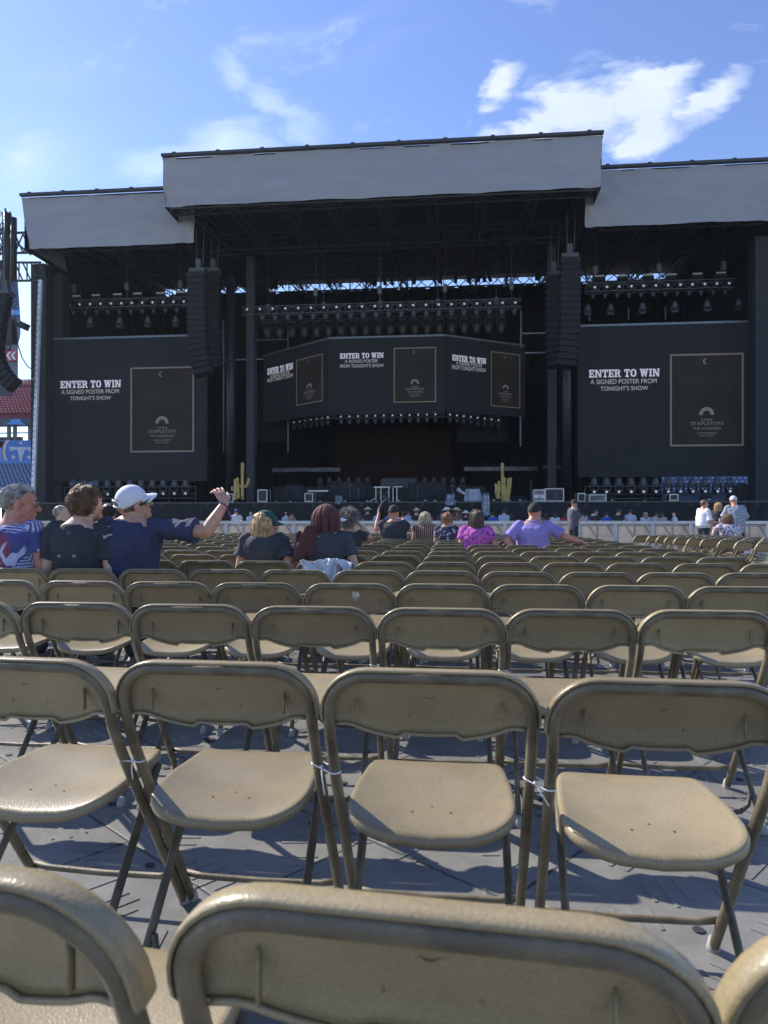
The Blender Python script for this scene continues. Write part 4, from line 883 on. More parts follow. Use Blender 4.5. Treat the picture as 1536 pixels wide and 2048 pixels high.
# concourse
t = thing('concourse', 'open concourse between the two left stands with columns and a blue curved fascia', 'building', (-70, 87, 0)); b = MB(); z0, z1 = zz(30, 881, 87), zz(30, 850, 87)
for px0, px1 in ((-60, 8), (8, 44)): P, Q = W(px0, 880, 90), W(px1, 880, 90); b.box(((P.x+Q.x)/2+70, 3, (z0+z1)/2-.6), (Q.x-P.x, .5, z1-z0-1.2))
b.box((12, 6, z0-.6), (40, 14, .8)); b.build('wall', mat('tan_concourse', (.16, .15, .14), .8, var=.3, vs=.6), t)
b = MB()
for px in (18, 30, 60): P = W(px, 880, 88); b.box((P.x+70, 1, (z0+z1)/2), (.35, .4, z1-z0))
b.box((15, 1, z0+(z1-z0)*.55), (34, .15, .15)); b.build('column', M_CON, t)
b = MB(); A_, B_ = zz(30, 851, 87), zz(30, 838, 87); b.box((15, .5, (A_+B_)/2), (40, 1.4, B_-A_)); b.build('deck_edge', mat('slate_fascia', (.07, .09, .13), .6), t)
b = MB(); P = [W(x, y, 86.1)-Vector((-70, 87, 0)) for x, y in ((12, 848), (52, 850), (42, 843), (40, 838), (22, 838.5), (19, 844))]; b.add([tuple(q) for q in P], [tuple(range(6))]); b.build('blue_shape', M_BLUE, t)
# end of the upper deck rising at far left with its signs
t = thing('upper_deck', 'steep end of an upper deck with navy seats rising behind the far left speakers', 'grandstand', (-60, 75, 0))
def UV(x, y, Y=75): return W(x, y, Y)-Vector((-60, 75, 0))
b = MB(); P = [(-60, 520), (31, 520), (36, 570), (41, 640), (41, 670), (36, 690), (36, 765), (-60, 765)]
b.add([tuple(UV(*q)) for q in P]+[tuple(UV(*q)+Vector((-6, 8, 0))) for q in P], [tuple(range(8))]+[(i, (i+1) % 8, 8+(i+1) % 8, 8+i) for i in range(8)]); b.build('end_wall', mat('blue_grey_wall', (.13, .17, .24), .6), t)
s = MB()
for r in range(22):
    for i in range(26):
        x, y = -55+i*3.6, 522+r*5.4
        if x > 29+r*.4: continue
        q = UV(x, y, 74.7); s.mi = 0; s.box(q, (.17, .12, .20)); s.mi = 1
        if (i*3+r) % 4 == 0: s.box(q+Vector((0, -.1, .05)), (.06, .03, .06))
s.build('seats', [M_NAVY, mat('white_seat_tag', (.7, .7, .7), .5)], t)['kind'] = 'stuff'
b = MB(); A_, B_ = UV(20, 630, 74.6), UV(39, 620, 74.6); b.box((A_+B_)/2, (B_.x-A_.x, .1, B_.z-A_.z)); b.build('blue_sign', M_BLUE, t)
b = MB(); A_, B_ = UV(8, 722, 74.6), UV(33.5, 699, 74.6); b.box((A_+B_)/2, (B_.x-A_.x, .1, B_.z-A_.z)); sg = b.build('red_sign', M_BR, t)
b = MB()
for x in (12, 21.5):
    P = [(x, 711), (x+6, 703), (x+11, 703), (x+5.5, 711), (x+11, 719.5), (x+6, 719.5)]; b.add([tuple(UV(a_, c_, 74.5)) for a_, c_ in P], [(0, 1, 2, 3), (0, 3, 4, 5)])
b.build('arrow', mat('sign_white', (.7, .72, .78), .5), sg)
# ---------------------------------------------------------------- people
import numpy as np
REM = []                                                # (object, finishing function) given one continuous surface at the end
def remesh(mb, name, m, parent, vox, noise_amp=0, nscale=6, smooth=3):
    o = mb.build(name, m, parent, True)
    r = o.modifiers.new('r', 'REMESH'); r.mode = 'VOXEL'; r.voxel_size = vox; r.use_smooth_shade = True
    if smooth: s_ = o.modifiers.new('s', 'SMOOTH'); s_.factor = .5; s_.iterations = smooth
    REM.append((o, noise_amp, nscale)); return o
def chain(mb, pts, rad, n=10):                          # tapered limb with ball joints
    pts = [Vector(p) for p in pts]
    for i in range(len(pts)-1): mb.tube([pts[i], pts[i+1]], [rad[i], rad[i+1]], n)
    for p, r in zip(pts, rad): mb.ball(p, r*1.0, None, n, 7)
def torso(mb, hip, chest, neck, sx, infl=0, fat=0, tw=0, top=True, low=-.02, shoulder=.19):
    """loft from the hips to the neck"""
    hip, chest, neck = Vector(hip), Vector(chest), Vector(neck); n = 20
    X_ = Vector((cos(tw), sin(tw), 0)); secs = [(low-.06, .13, .10), (low, .165, .125), (.15, .165+fat*.6, .125+fat), (.38, .150+fat*.7, .115+fat), (.62, .168+fat*.4, .122+fat*.5), (.82, .185+fat*.3, .115+fat*.3), (.93, .170, .095), (1.0, .105, .078), (1.06, .062, .062)]
    if not top: secs = secs[:-1]
    rings = []
    for (t_, rx, ry) in secs:
        c = hip.lerp(chest, t_/.55) if t_ < .55 else chest.lerp(neck, (t_-.55)/.45)
        d = (chest-hip if t_ < .55 else neck-chest).normalized(); xx = (X_-d*X_.dot(d)).normalized(); yy = d.cross(xx); k = sx
        rings.append([c+xx*cos(2*pi*j/n)*(rx*k+infl)+yy*sin(2*pi*j/n)*(ry*k+infl) for j in range(n)])
    mb.rings(rings)
def head_frame(pos, yaw, pitch, roll): return Matrix.Translation(pos) @ Matrix.Rotation(yaw, 4, 'Z') @ Matrix.Rotation(pitch, 4, 'X') @ Matrix.Rotation(roll, 4, 'Y')
def add_head(mb, M, k=1.0, beard=0):
    def e(c, r, n=14, m=10): mb.ball(Vector(c)*k, tuple(q*k for q in r), M, n, m)
    e((0, -.008, .035), (.077, .098, .086), 20, 14); e((0, .022, -.02), (.062, .074, .088), 16, 12); e((0, .045, -.068), (.046, .048, .042)); e((0, .078, -.088), (.024, .020, .019))
    e((0, .080, .036), (.052, .018, .012)); e((.040, .066, -.012), (.022, .020, .022)); e((-.040, .066, -.012), (.022, .020, .022))
    pts = [M @ (Vector(q)*k) for q in ((0, .090, .022), (0, .102, .0), (0, .117, -.024))]; mb.tube(pts, [.008*k, .010*k, .0125*k], 8); mb.ball(Vector((0, .113, -.026))*k, (.0155*k, .012*k, .011*k), M, 8, 6)
    e((0, .091, -.050), (.020, .0095, .006)); e((0, .089, -.061), (.018, .0105, .0065))
    for s in (-1, 1): e((s*.079, -.004, -.004), (.0085, .021, .033)); e((s*.086, -.010, .010), (.0055, .019, .020)); e((s*.058, -.005, -.055), (.02, .035, .03))
def hand(mb, wrist, d, nrm, side, curl=.35, k=1.0, r=1.0, point=False, spread=.12):
    """palm, four fingers of different lengths and a thumb leaving the side of the palm"""
    d = Vector(d).normalized(); nrm = Vector(nrm); nrm = (nrm-d*nrm.dot(d)).normalized(); lat = d.cross(nrm)*side; w_ = Vector(wrist)
    pc = [w_+d*(.010+.078*i/4)*k for i in range(5)]
    for i, p in enumerate(pc):
        pass
    rings = []; n = 10
    for i, (s, hw, ht) in enumerate(((0, .026, .020), (.02, .034, .018), (.055, .041, .016), (.088, .040, .013))):
        c = w_+d*s*k; rings.append([c+lat*cos(2*pi*j/n)*hw*k+nrm*sin(2*pi*j/n)*ht*k for j in range(n)])
    mb.rings(rings)
    for i, (off, ln) in enumerate(((.031, .072), (.0105, .080), (-.0105, .075), (-.031, .060))):
        p = w_+d*.082*k+lat*off*k; dd = (d+lat*off*spread*14).normalized(); c = curl if not (point and i == 0) else .05; c += .07*i
        P = [p-dd*.01*k, p]; a = c*.5
        for s in (.44, .32, .24): q = dd*cos(a)-nrm*sin(a); P.append(P[-1]+q*ln*s*k); a += c
        chain(mb, P, [.0095*r*k, .0095*r*k, .0088*r*k, .0080*r*k, .0072*r*k], 7)
    p = w_+d*.022*k+lat*.030*k; t1 = (d*.65+lat*.75-nrm*.25).normalized(); t2 = (d*.95+lat*.35-nrm*.35).normalized()
    chain(mb, [p, p+t1*.036*k, p+t1*.036*k+t2*.030*k, p+t1*.036*k+t2*.030*k+(t2+d*.3-nrm*.3).normalized()*.024*k], [.013*r*k, .0115*r*k, .010*r*k, .0085*r*k], 7)
def skin(i): return mat('skin_%d' % i, [(.50, .27, .19), (.42, .22, .15), (.55, .33, .25), (.30, .16, .10), (.48, .22, .16)][i], .5, var=.10, vs=14, bump=.12, bs=120)
def hair_mat(nm, c): return mat('hair_'+nm, c, .45, var=.35, vs=26)
def cloth_mat(nm, c, var=.08, bs=9): return mat('cloth_'+nm, c, .85, var=var, vs=5, bump=.35, bs=bs)
rh = random.Random(21)
def strands(parent, M, m, n, length, k=1.0, mode='short', name='hair', seed=1, zmax=1, off=1.0):
    rn = random.Random(seed); b = MB(); R3 = M.to_3x3(); Mi = R3.inverted()
    down = Vector((0, 0, -1))
    for i in range(n):
        for _ in range(30):
            z = rn.uniform(-.75, 1); a = rn.uniform(0, 2*pi); r = math.sqrt(1-z*z); v = Vector((r*cos(a), r*sin(a), z))
            if v.y > .25 and z < .55-.1*(1-abs(v.x)): continue
            if z < -.25 and v.y > -.35: continue
            if z < .1 and v.y > .02 and abs(v.x) > .5 and mode != 'bob': continue
            if mode == 'fringe' and z > .28: continue
            if mode == 'bob' and (z < .0 or (z > zmax and v.y > -.15) or z > .93): continue
            break
        p0 = Vector((v.x*.079, -.008+v.y*.100, .035+v.z*.088))*k; nrm = Vector((v.x, v.y, v.z)).normalized()
        if off > 1 and v.y < .1: p0 = Vector((v.x*.079*off, -.008+v.y*.1*off, .035+v.z*.092*off))*k
        if z < 0: p0.z = (.035+v.z*.10)*k; p0.y = (-.008+v.y*.085)*k
        ln = length*rn.uniform(.7, 1.2); P = [p0]; seg = 5 if mode != 'bob' else 8
        sw = Vector((sin(v.z*9+v.x*7+seed), cos(v.x*8-seed), 0))*.6
        if mode in ('short', 'fringe'): t_ = (Vector((v.x*.3, -.75, -.25))+sw*.45); t_ = (t_-nrm*t_.dot(nrm)).normalized(); q = (nrm*.35+t_).normalized()
        elif mode == 'messy': t_ = Vector((.2, .15, -.4))+sw*.7+Vector((rn.uniform(-1, 1), rn.uniform(-1, 1), rn.uniform(-.4, .6)))*.3; t_ = (t_-nrm*t_.dot(nrm)).normalized(); q = (nrm*.55+t_).normalized()
        elif mode == 'curl': q = nrm
        else: t_ = Vector((v.x*.9, v.y*.8-.15, -.1)); q = (nrm*.25+t_.normalized()*.9).normalized() if t_.length > .01 else nrm
        for s in range(seg):
            if mode == 'curl': q = (q+Vector((rn.uniform(-1, 1), rn.uniform(-1, 1), rn.uniform(-1.3, .7)))*.75).normalized()
            elif mode == 'bob':
                q = (q+Vector((0, 0, -1.0 if s > 0 else -.5))+Vector((rn.uniform(-.1, .1), rn.uniform(-.1, .1), 0))).normalized()
            else: q = (q+Vector((0, 0, -.10))+Vector((rn.uniform(-.15, .15), rn.uniform(-.15, .15), 0))-nrm*.12).normalized()
            nx_ = P[-1]+q*(ln*k/seg)
            c = Vector((0, -.008, .03))*k; dv = nx_-c; e_ = math.sqrt((dv.x/(.084*k*off))**2+(dv.y/(.103*k*off))**2+(dv.z/(.092*k*off))**2)
            if e_ < 1 and nx_.z > -.03*k: nx_ = c+dv/e_*(1+.04*rn.random())
            elif mode == 'bob':
                hd = Vector((nx_.x, nx_.y+.01*k, 0)); mn = (.074+.01*rn.random())*k
                mxr = (.088+.016*rn.random()+.012*min(s, 4)*(v.y < 0))*k
                if hd.length > mxr: hd = hd.normalized()*mxr; nx_ = Vector((hd.x, hd.y-.01*k, nx_.z))
                if hd.length < mn: hd = hd.normalized()*mn; nx_ = Vector((hd.x, hd.y-.01*k, nx_.z))
            P.append(nx_)
        w_ = {'short': .0021, 'fringe': .0021, 'messy': .0034, 'curl': .0035, 'bob': .0042}[mode]*k
        b.tube([M @ p for p in P], [w_*(1-.75*(j/seg)**2) for j in range(seg+1)], 4, False)
    return b.build(name, m, parent, True)
def hair_cap(parent, M, m, k=1.0, low=-.2, back=0, grow=.004, name='scalp_hair', amp=.0, bald=False):
    b = MB(); n, mm = 28, 16; vs = []; rows = []
    for i in range(mm+1):
        t_ = i/mm; row = []
        for j in range(n):
            a = 2*pi*j/n; v_ = Vector((cos(a), sin(a)))
            front = max(0, v_.y); zlim = low+(.55-low)*min(1, front*1.7)**.6*1.0
            if v_.y < 0: zlim = low-back*(-v_.y)
            th_ = math.acos(max(-1, min(1, zlim)))*t_; x, y, z = sin(th_)*cos(a), sin(th_)*sin(a), cos(th_)
            g_ = 1+grow/.08; nn_ = noise.noise(Vector((x*4, y*4, z*4)))*amp
            zz_ = .035+z*(.088*g_+nn_) if z > 0 else .035+z*.115; yk = .100*g_+nn_ if z > 0 else .100*g_*(1-.25*min(1, -z*1.5))
            row.append(M @ (Vector((x*(.079*g_+nn_), -.008+y*yk, zz_))*k))
        rows.append(row)
    b.rings(rows); return b.build(name, m, parent, True)
def cap(parent, M, m, k=1.0, tilt=0, back_hole=True, brim_m=None, turn=0, m2=None, yb=0):
    """baseball cap: crown, brim, button, strap over an opening at the back"""
    Mc = M @ Matrix.Translation((0, -.008*k, .048*k)) @ Matrix.Rotation(turn, 4, 'Z') @ Matrix.Rotation(tilt, 4, 'X')
    b = MB(); n = 32; rows = []
    for i in range(11):
        t_ = i/10; row = []
        for j in range(n):
            a = 2*pi*j/n; th_ = t_*R(90)
            hz = cos(th_)*.094; rr_ = sin(th_)**.85
            dz = -.012*t_-.022*t_*max(0, -sin(a)) if not (back_hole and sin(a) < -.86 and t_ > .7) else .028*(t_-.7)/.3
            row.append(Mc @ (Vector((cos(a)*.085*rr_, sin(a)*.108*rr_, hz+dz))*k))
        rows.append(row)
    b.rings(rows, False); o = b.build('cap_crown', m, parent, True); so_ = o.modifiers.new('t', 'SOLIDIFY'); so_.thickness = .003
    b = MB()
    def br(u, v):
        a = R(25)+R(130)*u; rr_ = 1+.72*v*(sin((a-R(25))/R(130)*pi)**.55); x = cos(a)*.085*(1+.15*v*sin((a-R(25))/R(130)*pi)); y = sin(a)*.106*rr_
        return Mc @ (Vector((x, y, -.012+.006*(1-v)-.018*v*(1-.0)+.02*(-(x/.085)**2)*v))*k)
    b.grid(br, 18, 6); o = b.build('cap_brim', brim_m or m, parent, True); so_ = o.modifiers.new('t', 'SOLIDIFY'); so_.thickness = .004
    b = MB(); b.ball((0, 0, .094*k), (.008*k, .008*k, .004*k), Mc, 8, 5); b.build('cap_button', m, parent, True)
    if back_hole:
        b = MB(); P = [Mc @ (Vector((cos(a)*.087, sin(a)*.110, -.008))*k) for a in [R(235)+R(70)*i/8 for i in range(9)]]
        for P_ in (P,): b.tube(P_, .007*k, 6)
        b.build('cap_strap', m2 or m, parent, True)
    return Mc
def eyes(parent, M, k=1.0):
    for s in (-1, 1):
        b = MB(); b.ball(Vector((s*.030, .079, .014))*k, .0115*k, M, 12, 9); b.mi = 1; b.ball(Vector((s*.030, .0865, .014))*k, (.0052*k, .0045*k, .0052*k), M, 10, 7)
        b.build('eye', [mat('eye_white', (.6, .57, .54), .3), mat('iris', (.05, .035, .025), .2)], parent, True)
        b = MB(); b.tube([M @ (Vector((s*x, .094-.6*(x-.02)**1*.5, z))*k) for x, z in ((.014, .033), (.030, .038), (.046, .032))], [.003*k, .0035*k, .002*k], 5); b.build('eyebrow', hair_mat('brow', (.09, .06, .04)), parent, True)
def lips(parent, M, k=1.0):
    b = MB(); b.ball(Vector((0, .0975, -.0555))*k, (.019*k, .004*k, .0045*k), M, 10, 6); b.build('lips', mat('lip', (.42, .16, .14), .45), parent, True)
def person(label, loc, rz=0, pose='sit', k=1.0, vox=.008, sk=0, fat=.0, shirt=None, sleeve=.55, head=(0, 0, 0), hoff=(0, 0, 0), lean=(0, 0), arms=(None, None), trousers=None, hand_kw=({}, {}), wide=1.0, camp=.008, nsc=9, legs=True, neckline=0, group=None, face=True, sleeve_r=.068, shirt_low=-.02, hk=1.0):
    """arms: (elbow, wrist) in the person's own coordinates, None for a resting arm; hand 0 is the one at -x"""
    t = thing('person', label, 'person', loc, rz, group)
    if pose == 'sit': hip, chest, nck = Vector((0, .20, .56)), Vector((lean[0]*.5, .115+lean[1]*.5, .84)), Vector((lean[0], .13+lean[1], 1.07))
    else: hip, chest, nck = Vector((0, 0, .95)), Vector((lean[0]*.5, lean[1]*.5-.01, 1.25)), Vector((lean[0], lean[1]+.0, 1.49))
    hip, chest, nck = hip*k if pose != 'sit' else Vector((0, .2, .45+.11*k)), chest*k if pose != 'sit' else Vector((lean[0]*.5, .115+lean[1]*.5, .45+.39*k)), nck*k if pose != 'sit' else Vector((lean[0], .13+lean[1], .45+.62*k))
    hp = nck+Vector((hoff[0], .03+hoff[1], .128*k+hoff[2])); M = head_frame(hp, *head); kk = 1.04*k*hk
    b = MB(); torso(b, hip, chest, nck, k*wide*.97, 0, fat); add_head(b, M, kk)
    chain(b, [nck+Vector((0, 0, -.03)), nck+Vector((0, .0, .02)), M @ (Vector((0, -.015, -.05))*kk)], [.064*k+fat*.2, .058*k+fat*.2, .056*k+fat*.2], 14)
    sh = []
    for i, s in enumerate((-1, 1)):
        S0 = nck.lerp(chest, .24)+Vector((s*.175*k*wide, 0, -.0)); arm = arms[i]
        if arm is None:
            E = S0+Vector((s*.05, -.02 if pose == 'sit' else 0, -.27*k)); Wr = E+Vector((-s*.06, .20, -.08)) if pose == 'sit' else E+Vector((0, .06, -.25*k))
        else: E, Wr = Vector(arm[0]), Vector(arm[1])
        fk = 1+fat*2
        chain(b, [S0, S0.lerp(E, .5), E, E.lerp(Wr, .3), Wr], [.056*k*fk, .047*k*fk, .040*k*fk, .042*k*fk, .027*k], 12)
        hw = hand_kw[i]; dr = hw.get('d', (Wr-E)); hand(b, Wr, dr, hw.get('n', (0, 0, 1)), hw.get('side', s), hw.get('curl', .4), k*.98, hw.get('r', 1.0), hw.get('point', False), hw.get('spread', .12))
        sh.append((S0, E, Wr))
    lg = []
    if pose == 'sit':
        for s in (-1, 1): lg.append([Vector((s*.09, .22, .53)), Vector((s*.13, .62, .55)), Vector((s*.13, .66, .10))])
    else:
        for s in (-1, 1): lg.append([Vector((s*.09*k, 0, .90*k)), Vector((s*.10*k, .02, .50*k)), Vector((s*.11*k, -.01, .09*k))])
    if legs:
        for P in lg: chain(b, P, [.085*k+fat*.3, .056*k+fat*.2, .040*k], 12)
    body = remesh(b, 'body', skin(sk), t, vox)
    if shirt:
        b = MB(); torso(b, hip, chest, nck+Vector((0, 0, -.012-neckline)), k*wide, .014, fat, 0, False, shirt_low)
        for (S0, E, Wr) in sh:
            if sleeve <= 0: continue
            e_ = S0.lerp(E, min(1, sleeve)); fk = 1+fat*2
            b.ball(S0+(nck-S0)*.12, .070*k*fk, None, 14, 10); b.tube([S0.lerp(E, -.05), S0.lerp(E, min(1, sleeve)*.5), e_], [.066*k*fk, .066*k*fk, sleeve_r*k*fk], 16)
            if sleeve > 1: w2 = E.lerp(Wr, sleeve-1); b.ball(E, .054*k, None, 12, 8); b.tube([E, w2], [.053*k, .04*k], 14)
        remesh(b, 'shirt', shirt, t, vox*1.1, camp, nsc, 2)
    if legs:
        b = MB(); tm = trousers or cloth_mat('dark_denim', (.03, .035, .055))
        if pose == 'sit': b.ball((0, .21, .54), (.17*k+fat, .14*k+fat, .11*k), None, 16, 10)
        else: b.ball((0, 0, .93*k), (.158*k+fat*.8, .118*k+fat*.8, .12*k), None, 16, 10)
        for P in lg: chain(b, [P[0], P[1], P[1].lerp(P[2], .93)], [.098*k+fat*.3, .070*k+fat*.2, .062*k], 12)
        remesh(b, 'trousers', tm, t, vox*1.6, camp, nsc, 2)
        for s, P in zip((-1, 1), lg):
            b = MB(); x, y = P[2].x, P[2].y; b.rings([[Vector((x+cos(2*pi*j/14)*w_, y+.055+sin(2*pi*j/14)*l_, z)) for j in range(14)] for (w_, l_, z) in ((.045, .135, .002), (.048, .14, .02), (.044, .125, .05), (.036, .07, .085))]); b.build('shoe', mat('shoe_grey', (.2, .2, .21), .6), t, True)
    t['_'] = 0; del t['_']
    return t, M, kk, sh, nck
def CHp(r, k): o = chair_at[(r, k)]; return Vector((o.location.x, o.location.y, 0)), o.rotation_euler.z
def pattern(nm, kind, c0, c1, c2, sc=9.):
    m = bpy.data.materials.new(nm); m.use_nodes = True; t = m.node_tree; n = t.nodes; l = t.links; p = n['Principled BSDF']; c = n.new('ShaderNodeTexCoord'); p.inputs['Roughness'].default_value = .85
    def ramp(src, a, b_, A_, B_): r = n.new('ShaderNodeValToRGB'); r.color_ramp.elements[0].position = a; r.color_ramp.elements[1].position = b_; r.color_ramp.elements[0].color = (*A_, 1); r.color_ramp.elements[1].color = (*B_, 1); l.new(src, r.inputs[0]); return r.outputs[0]
    def mix(f, a, b_):
        x = n.new('ShaderNodeMixRGB'); l.new(f, x.inputs[0])
        for i, v in ((1, a), (2, b_)):
            if isinstance(v, tuple): x.inputs[i].default_value = (*v, 1)
            else: l.new(v, x.inputs[i])
        return x.outputs[0]
    if kind == 'palm':                                  # feather leaves: fine slanted stripes inside big soft leaf shapes
        vo = n.new('ShaderNodeTexVoronoi'); vo.inputs['Scale'].default_value = 4.6; l.new(c.outputs['Object'], vo.inputs['Vector'])
        mp = n.new('ShaderNodeMapping'); l.new(c.outputs['Object'], mp.inputs[0]); l.new(vo.outputs['Color'], mp.inputs['Rotation']); 
        vm = n.new('ShaderNodeVectorMath'); vm.operation = 'SCALE'; vm.inputs['Scale'].default_value = 3.1; l.new(vo.outputs['Color'], vm.inputs[0]); l.new(vm.outputs[0], mp.inputs['Rotation'])
        w_ = n.new('ShaderNodeTexWave'); w_.inputs['Scale'].default_value = 15; w_.inputs['Distortion'].default_value = 1.2; w_.inputs['Detail Scale'].default_value = .6; l.new(mp.outputs[0], w_.inputs['Vector'])
        st_ = ramp(w_.outputs['Fac'], .42, .56, (0, 0, 0), (1, 1, 1)); nz = n.new('ShaderNodeTexNoise'); nz.inputs['Scale'].default_value = 5; l.new(c.outputs['Object'], nz.inputs['Vector'])
        base = ramp(nz.outputs['Fac'], .46, .54, c0, c1); d = ramp(vo.outputs['Distance'], .50, .60, (1, 1, 1), (0, 0, 0)); mu = n.new('ShaderNodeMixRGB'); mu.blend_type = 'MULTIPLY'; mu.inputs[0].default_value = 1; l.new(st_, mu.inputs[1]); l.new(d, mu.inputs[2]); l.new(mix(mu.outputs[0], base, c2), p.inputs['Base Color'])
    elif kind == 'stripe':
        w_ = n.new('ShaderNodeTexWave'); w_.inputs['Scale'].default_value = sc; w_.inputs['Distortion'].default_value = 1.5; l.new(c.outputs['Object'], w_.inputs['Vector']); l.new(ramp(w_.outputs['Fac'], .45, .55, c0, c1), p.inputs['Base Color'])
    elif kind == 'check':
        k_ = n.new('ShaderNodeTexChecker'); k_.inputs['Scale'].default_value = sc; k_.inputs[1].default_value = (*c0, 1); k_.inputs[2].default_value = (*c1, 1); l.new(c.outputs['Object'], k_.inputs['Vector']); l.new(k_.outputs['Color'], p.inputs['Base Color'])
    else:                                               # blotches or rings
        vo = n.new('ShaderNodeTexVoronoi'); vo.inputs['Scale'].default_value = sc; l.new(c.outputs['Object'], vo.inputs['Vector']); nz = n.new('ShaderNodeTexNoise'); nz.inputs['Scale'].default_value = sc*1.7; nz.inputs['Detail'].default_value = 3; l.new(c.outputs['Object'], nz.inputs['Vector'])
        if kind == 'scallop': 
            m_ = n.new('ShaderNodeMath'); m_.operation = 'MULTIPLY'; m_.inputs[1].default_value = 26; l.new(vo.outputs['Distance'], m_.inputs[0]); s_ = n.new('ShaderNodeMath'); s_.operation = 'SINE'; l.new(m_.outputs[0], s_.inputs[0]); l.new(ramp(s_.outputs[0], .35, .6, c0, c1), p.inputs['Base Color'])
        else: l.new(mix(ramp(vo.outputs['Distance'], .30, .38, (1, 1, 1), (0, 0, 0)), mix(ramp(nz.outputs['Fac'], .5, .54, (0, 0, 0), (1, 1, 1)), c0, c2), c1), p.inputs['Base Color'])
    return m
# ---- front group, fifth row ------------------------------------------------
kA, kB, kC = -5, -4, -3
SH_HAW = pattern('hawaiian_shirt', 'palm', (.06, .07, .22), (.22, .045, .08), (.42, .46, .66))
def seatpos(px, Y): a = AY(px); return (a*Y, Y, 0)
# grey haired man, profile to the right
t, M, kk, sh, nk = person('man with short grey hair and glasses in a red and blue palm leaf shirt', seatpos(2, 4.55), 0, k=1.03, vox=.0085, sk=4, fat=.03, shirt=SH_HAW, head=(R(-62), R(-6), 0), hoff=(.03, .0, .0), lean=(.0, .0), hk=1.1)
strands(t, M, hair_mat('grey', (.36, .34, .32)), 2600, .022, kk, 'short', seed=2); hair_cap(t, M, hair_mat('grey_base', (.16, .14, .13)), kk, -.3, .25, .0015); eyes(t, M, kk); lips(t, M, kk)
def specs(t, M, kk, m, lens):
    b = MB()
    for s in (-1, 1):
        P = [M @ (Vector((s*.033+.024*cos(a), .106-.4*abs(.024*cos(a)*s+.02*0), .008+.017*sin(a)))*kk) for a in [2*pi*i/20 for i in range(21)]]; b.tube(P, .0014*kk, 5, False)
        b.tube([M @ (Vector((s*.056, .098, .014))*kk), M @ (Vector((s*.082, .06, .016))*kk), M @ (Vector((s*.084, -.01, .012))*kk)], .0016*kk, 5)
    b.tube([M @ (Vector((-.010, .108, .012))*kk), M @ (Vector((.010, .108, .012))*kk)], .0014*kk, 5); b.build('glasses_frame', m, t, True)
    for s in (-1, 1): b = MB(); b.add([M @ (Vector((s*.033+.023*cos(a), .105, .008+.016*sin(a)))*kk) for a in [2*pi*i/16 for i in range(16)]], [tuple(range(16))]); b.build('glasses_lens', lens, t)
specs(t, M, kk, mat('gold_wire', (.5, .38, .2), .3, .7), mat('tinted_lens', (.10, .08, .07), .1))
# brown haired young man from behind
t, M, kk, sh, nk = person('young man with messy brown hair in a plain black tee seen from behind', seatpos(140, 4.52), 0, k=1.03, vox=.0085, sk=2, fat=.005, shirt=cloth_mat('black_tee', (.030, .034, .042)), head=(R(-24), R(6), R(3)), hoff=(.022, .01, -.01), lean=(.0, .0), sleeve=.7, hk=1.04)
strands(t, M, hair_mat('brown', (.17, .09, .042)), 3000, .05, kk, 'messy', seed=4); hair_cap(t, M, hair_mat('brown_base', (.05, .03, .018)), kk, -.45, .3, .006, amp=.006); eyes(t, M, kk)
b = MB()
for x in (-.055, .05): b.tube([(x+.009*cos(a), -.028, .87+.007*sin(a)) for a in [2*pi*i/14 for i in range(15)]], .0022, 5, False)
b.v = [(x, y-.012, z) for x, y, z in b.v]; b.build('shirt_eyelet', mat('metal_ring', (.6, .6, .62), .3, .6), t, True)
# man in white cap pointing
t, M, kk, sh, nk = person('man in a white cap and navy tee stretching his right arm out over the seats', seatpos(232, 4.62), 0, k=1.06, vox=.0055, sk=0, fat=.03, shirt=cloth_mat('navy_tee', (.030, .036, .085)), head=(R(-46), R(20), R(10)), hoff=(-.01, -.005, -.035), lean=(.06, .0), arms=(None, ((.60, .10, 1.03), (.71, .16, 1.225))), hand_kw=({}, {'d': (-.50, .25, .85), 'n': (.5, -.6, .6), 'curl': .42, 'r': 1.0, 'spread': .65}), sleeve=.78, sleeve_r=.084, wide=1.06, hk=1.02)
WC = mat('white_cap', (.62, .64, .72), .75, var=.05, bump=.2, bs=150)
cap(t, M, WC, kk*.95, R(3), True, m2=WC); hair_cap(t, M, hair_mat('stubble', (.16, .10, .07)), kk, -.35, .25, .0008); lips(t, M, kk); eyes(t, M, kk)
b = MB()
for s in (-1, 1): b.rings([[M @ (Vector((s*x, y, z+dz))*kk) for dz in (-h, h)] + [M @ (Vector((s*x*.97, y-.004, z+dz))*kk) for dz in (h, -h)] for (x, y, z, h) in ((.004, .107, .016, .010), (.03, .106, .012, .021), (.06, .093, .013, .018), (.080, .055, .016, .010), (.086, .0, .014, .006), (.086, -.02, .008, .004))])
b.build('sunglasses', mat('black_glossy', (.01, .01, .012), .08), t)
b = MB(); E_, W_ = sh[1][1], sh[1][2]; d_ = (W_-E_).normalized(); u_ = d_.orthogonal().normalized(); v_ = d_.cross(u_); b.tube([W_-d_*.012+(u_*cos(a)+v_*sin(a))*.031 for a in [2*pi*i/18 for i in range(19)]], .006, 6, False); b.tube([W_-d_*.01+v_*.03, W_-d_*.0+Vector((.03, -.01, -.05)), W_+Vector((.045, -.01, -.105))], [.004, .005, .010], 6); b.build('wristband', mat('purple_band', (.16, .05, .28), .5), t, True)
b = MB(); q = Vector((-.035, -.03, 1.0)); b.rings([[q+Vector((x, -.002, z+h)), q+Vector((x, -.002, z-h))] + [q+Vector((x, .004, z-h)), q+Vector((x, .004, z+h))] for (x, z, h) in ((-.035, -.004, .012), (-.02, -.006, .010), (0, .006, .006), (.02, .012, .006), (.03, .006, .003))]); b.v = [(x, y-.012, z) for x, y, z in b.v]; b.build('shirt_emblem', mat('grey_print', (.3, .32, .36), .6), t)
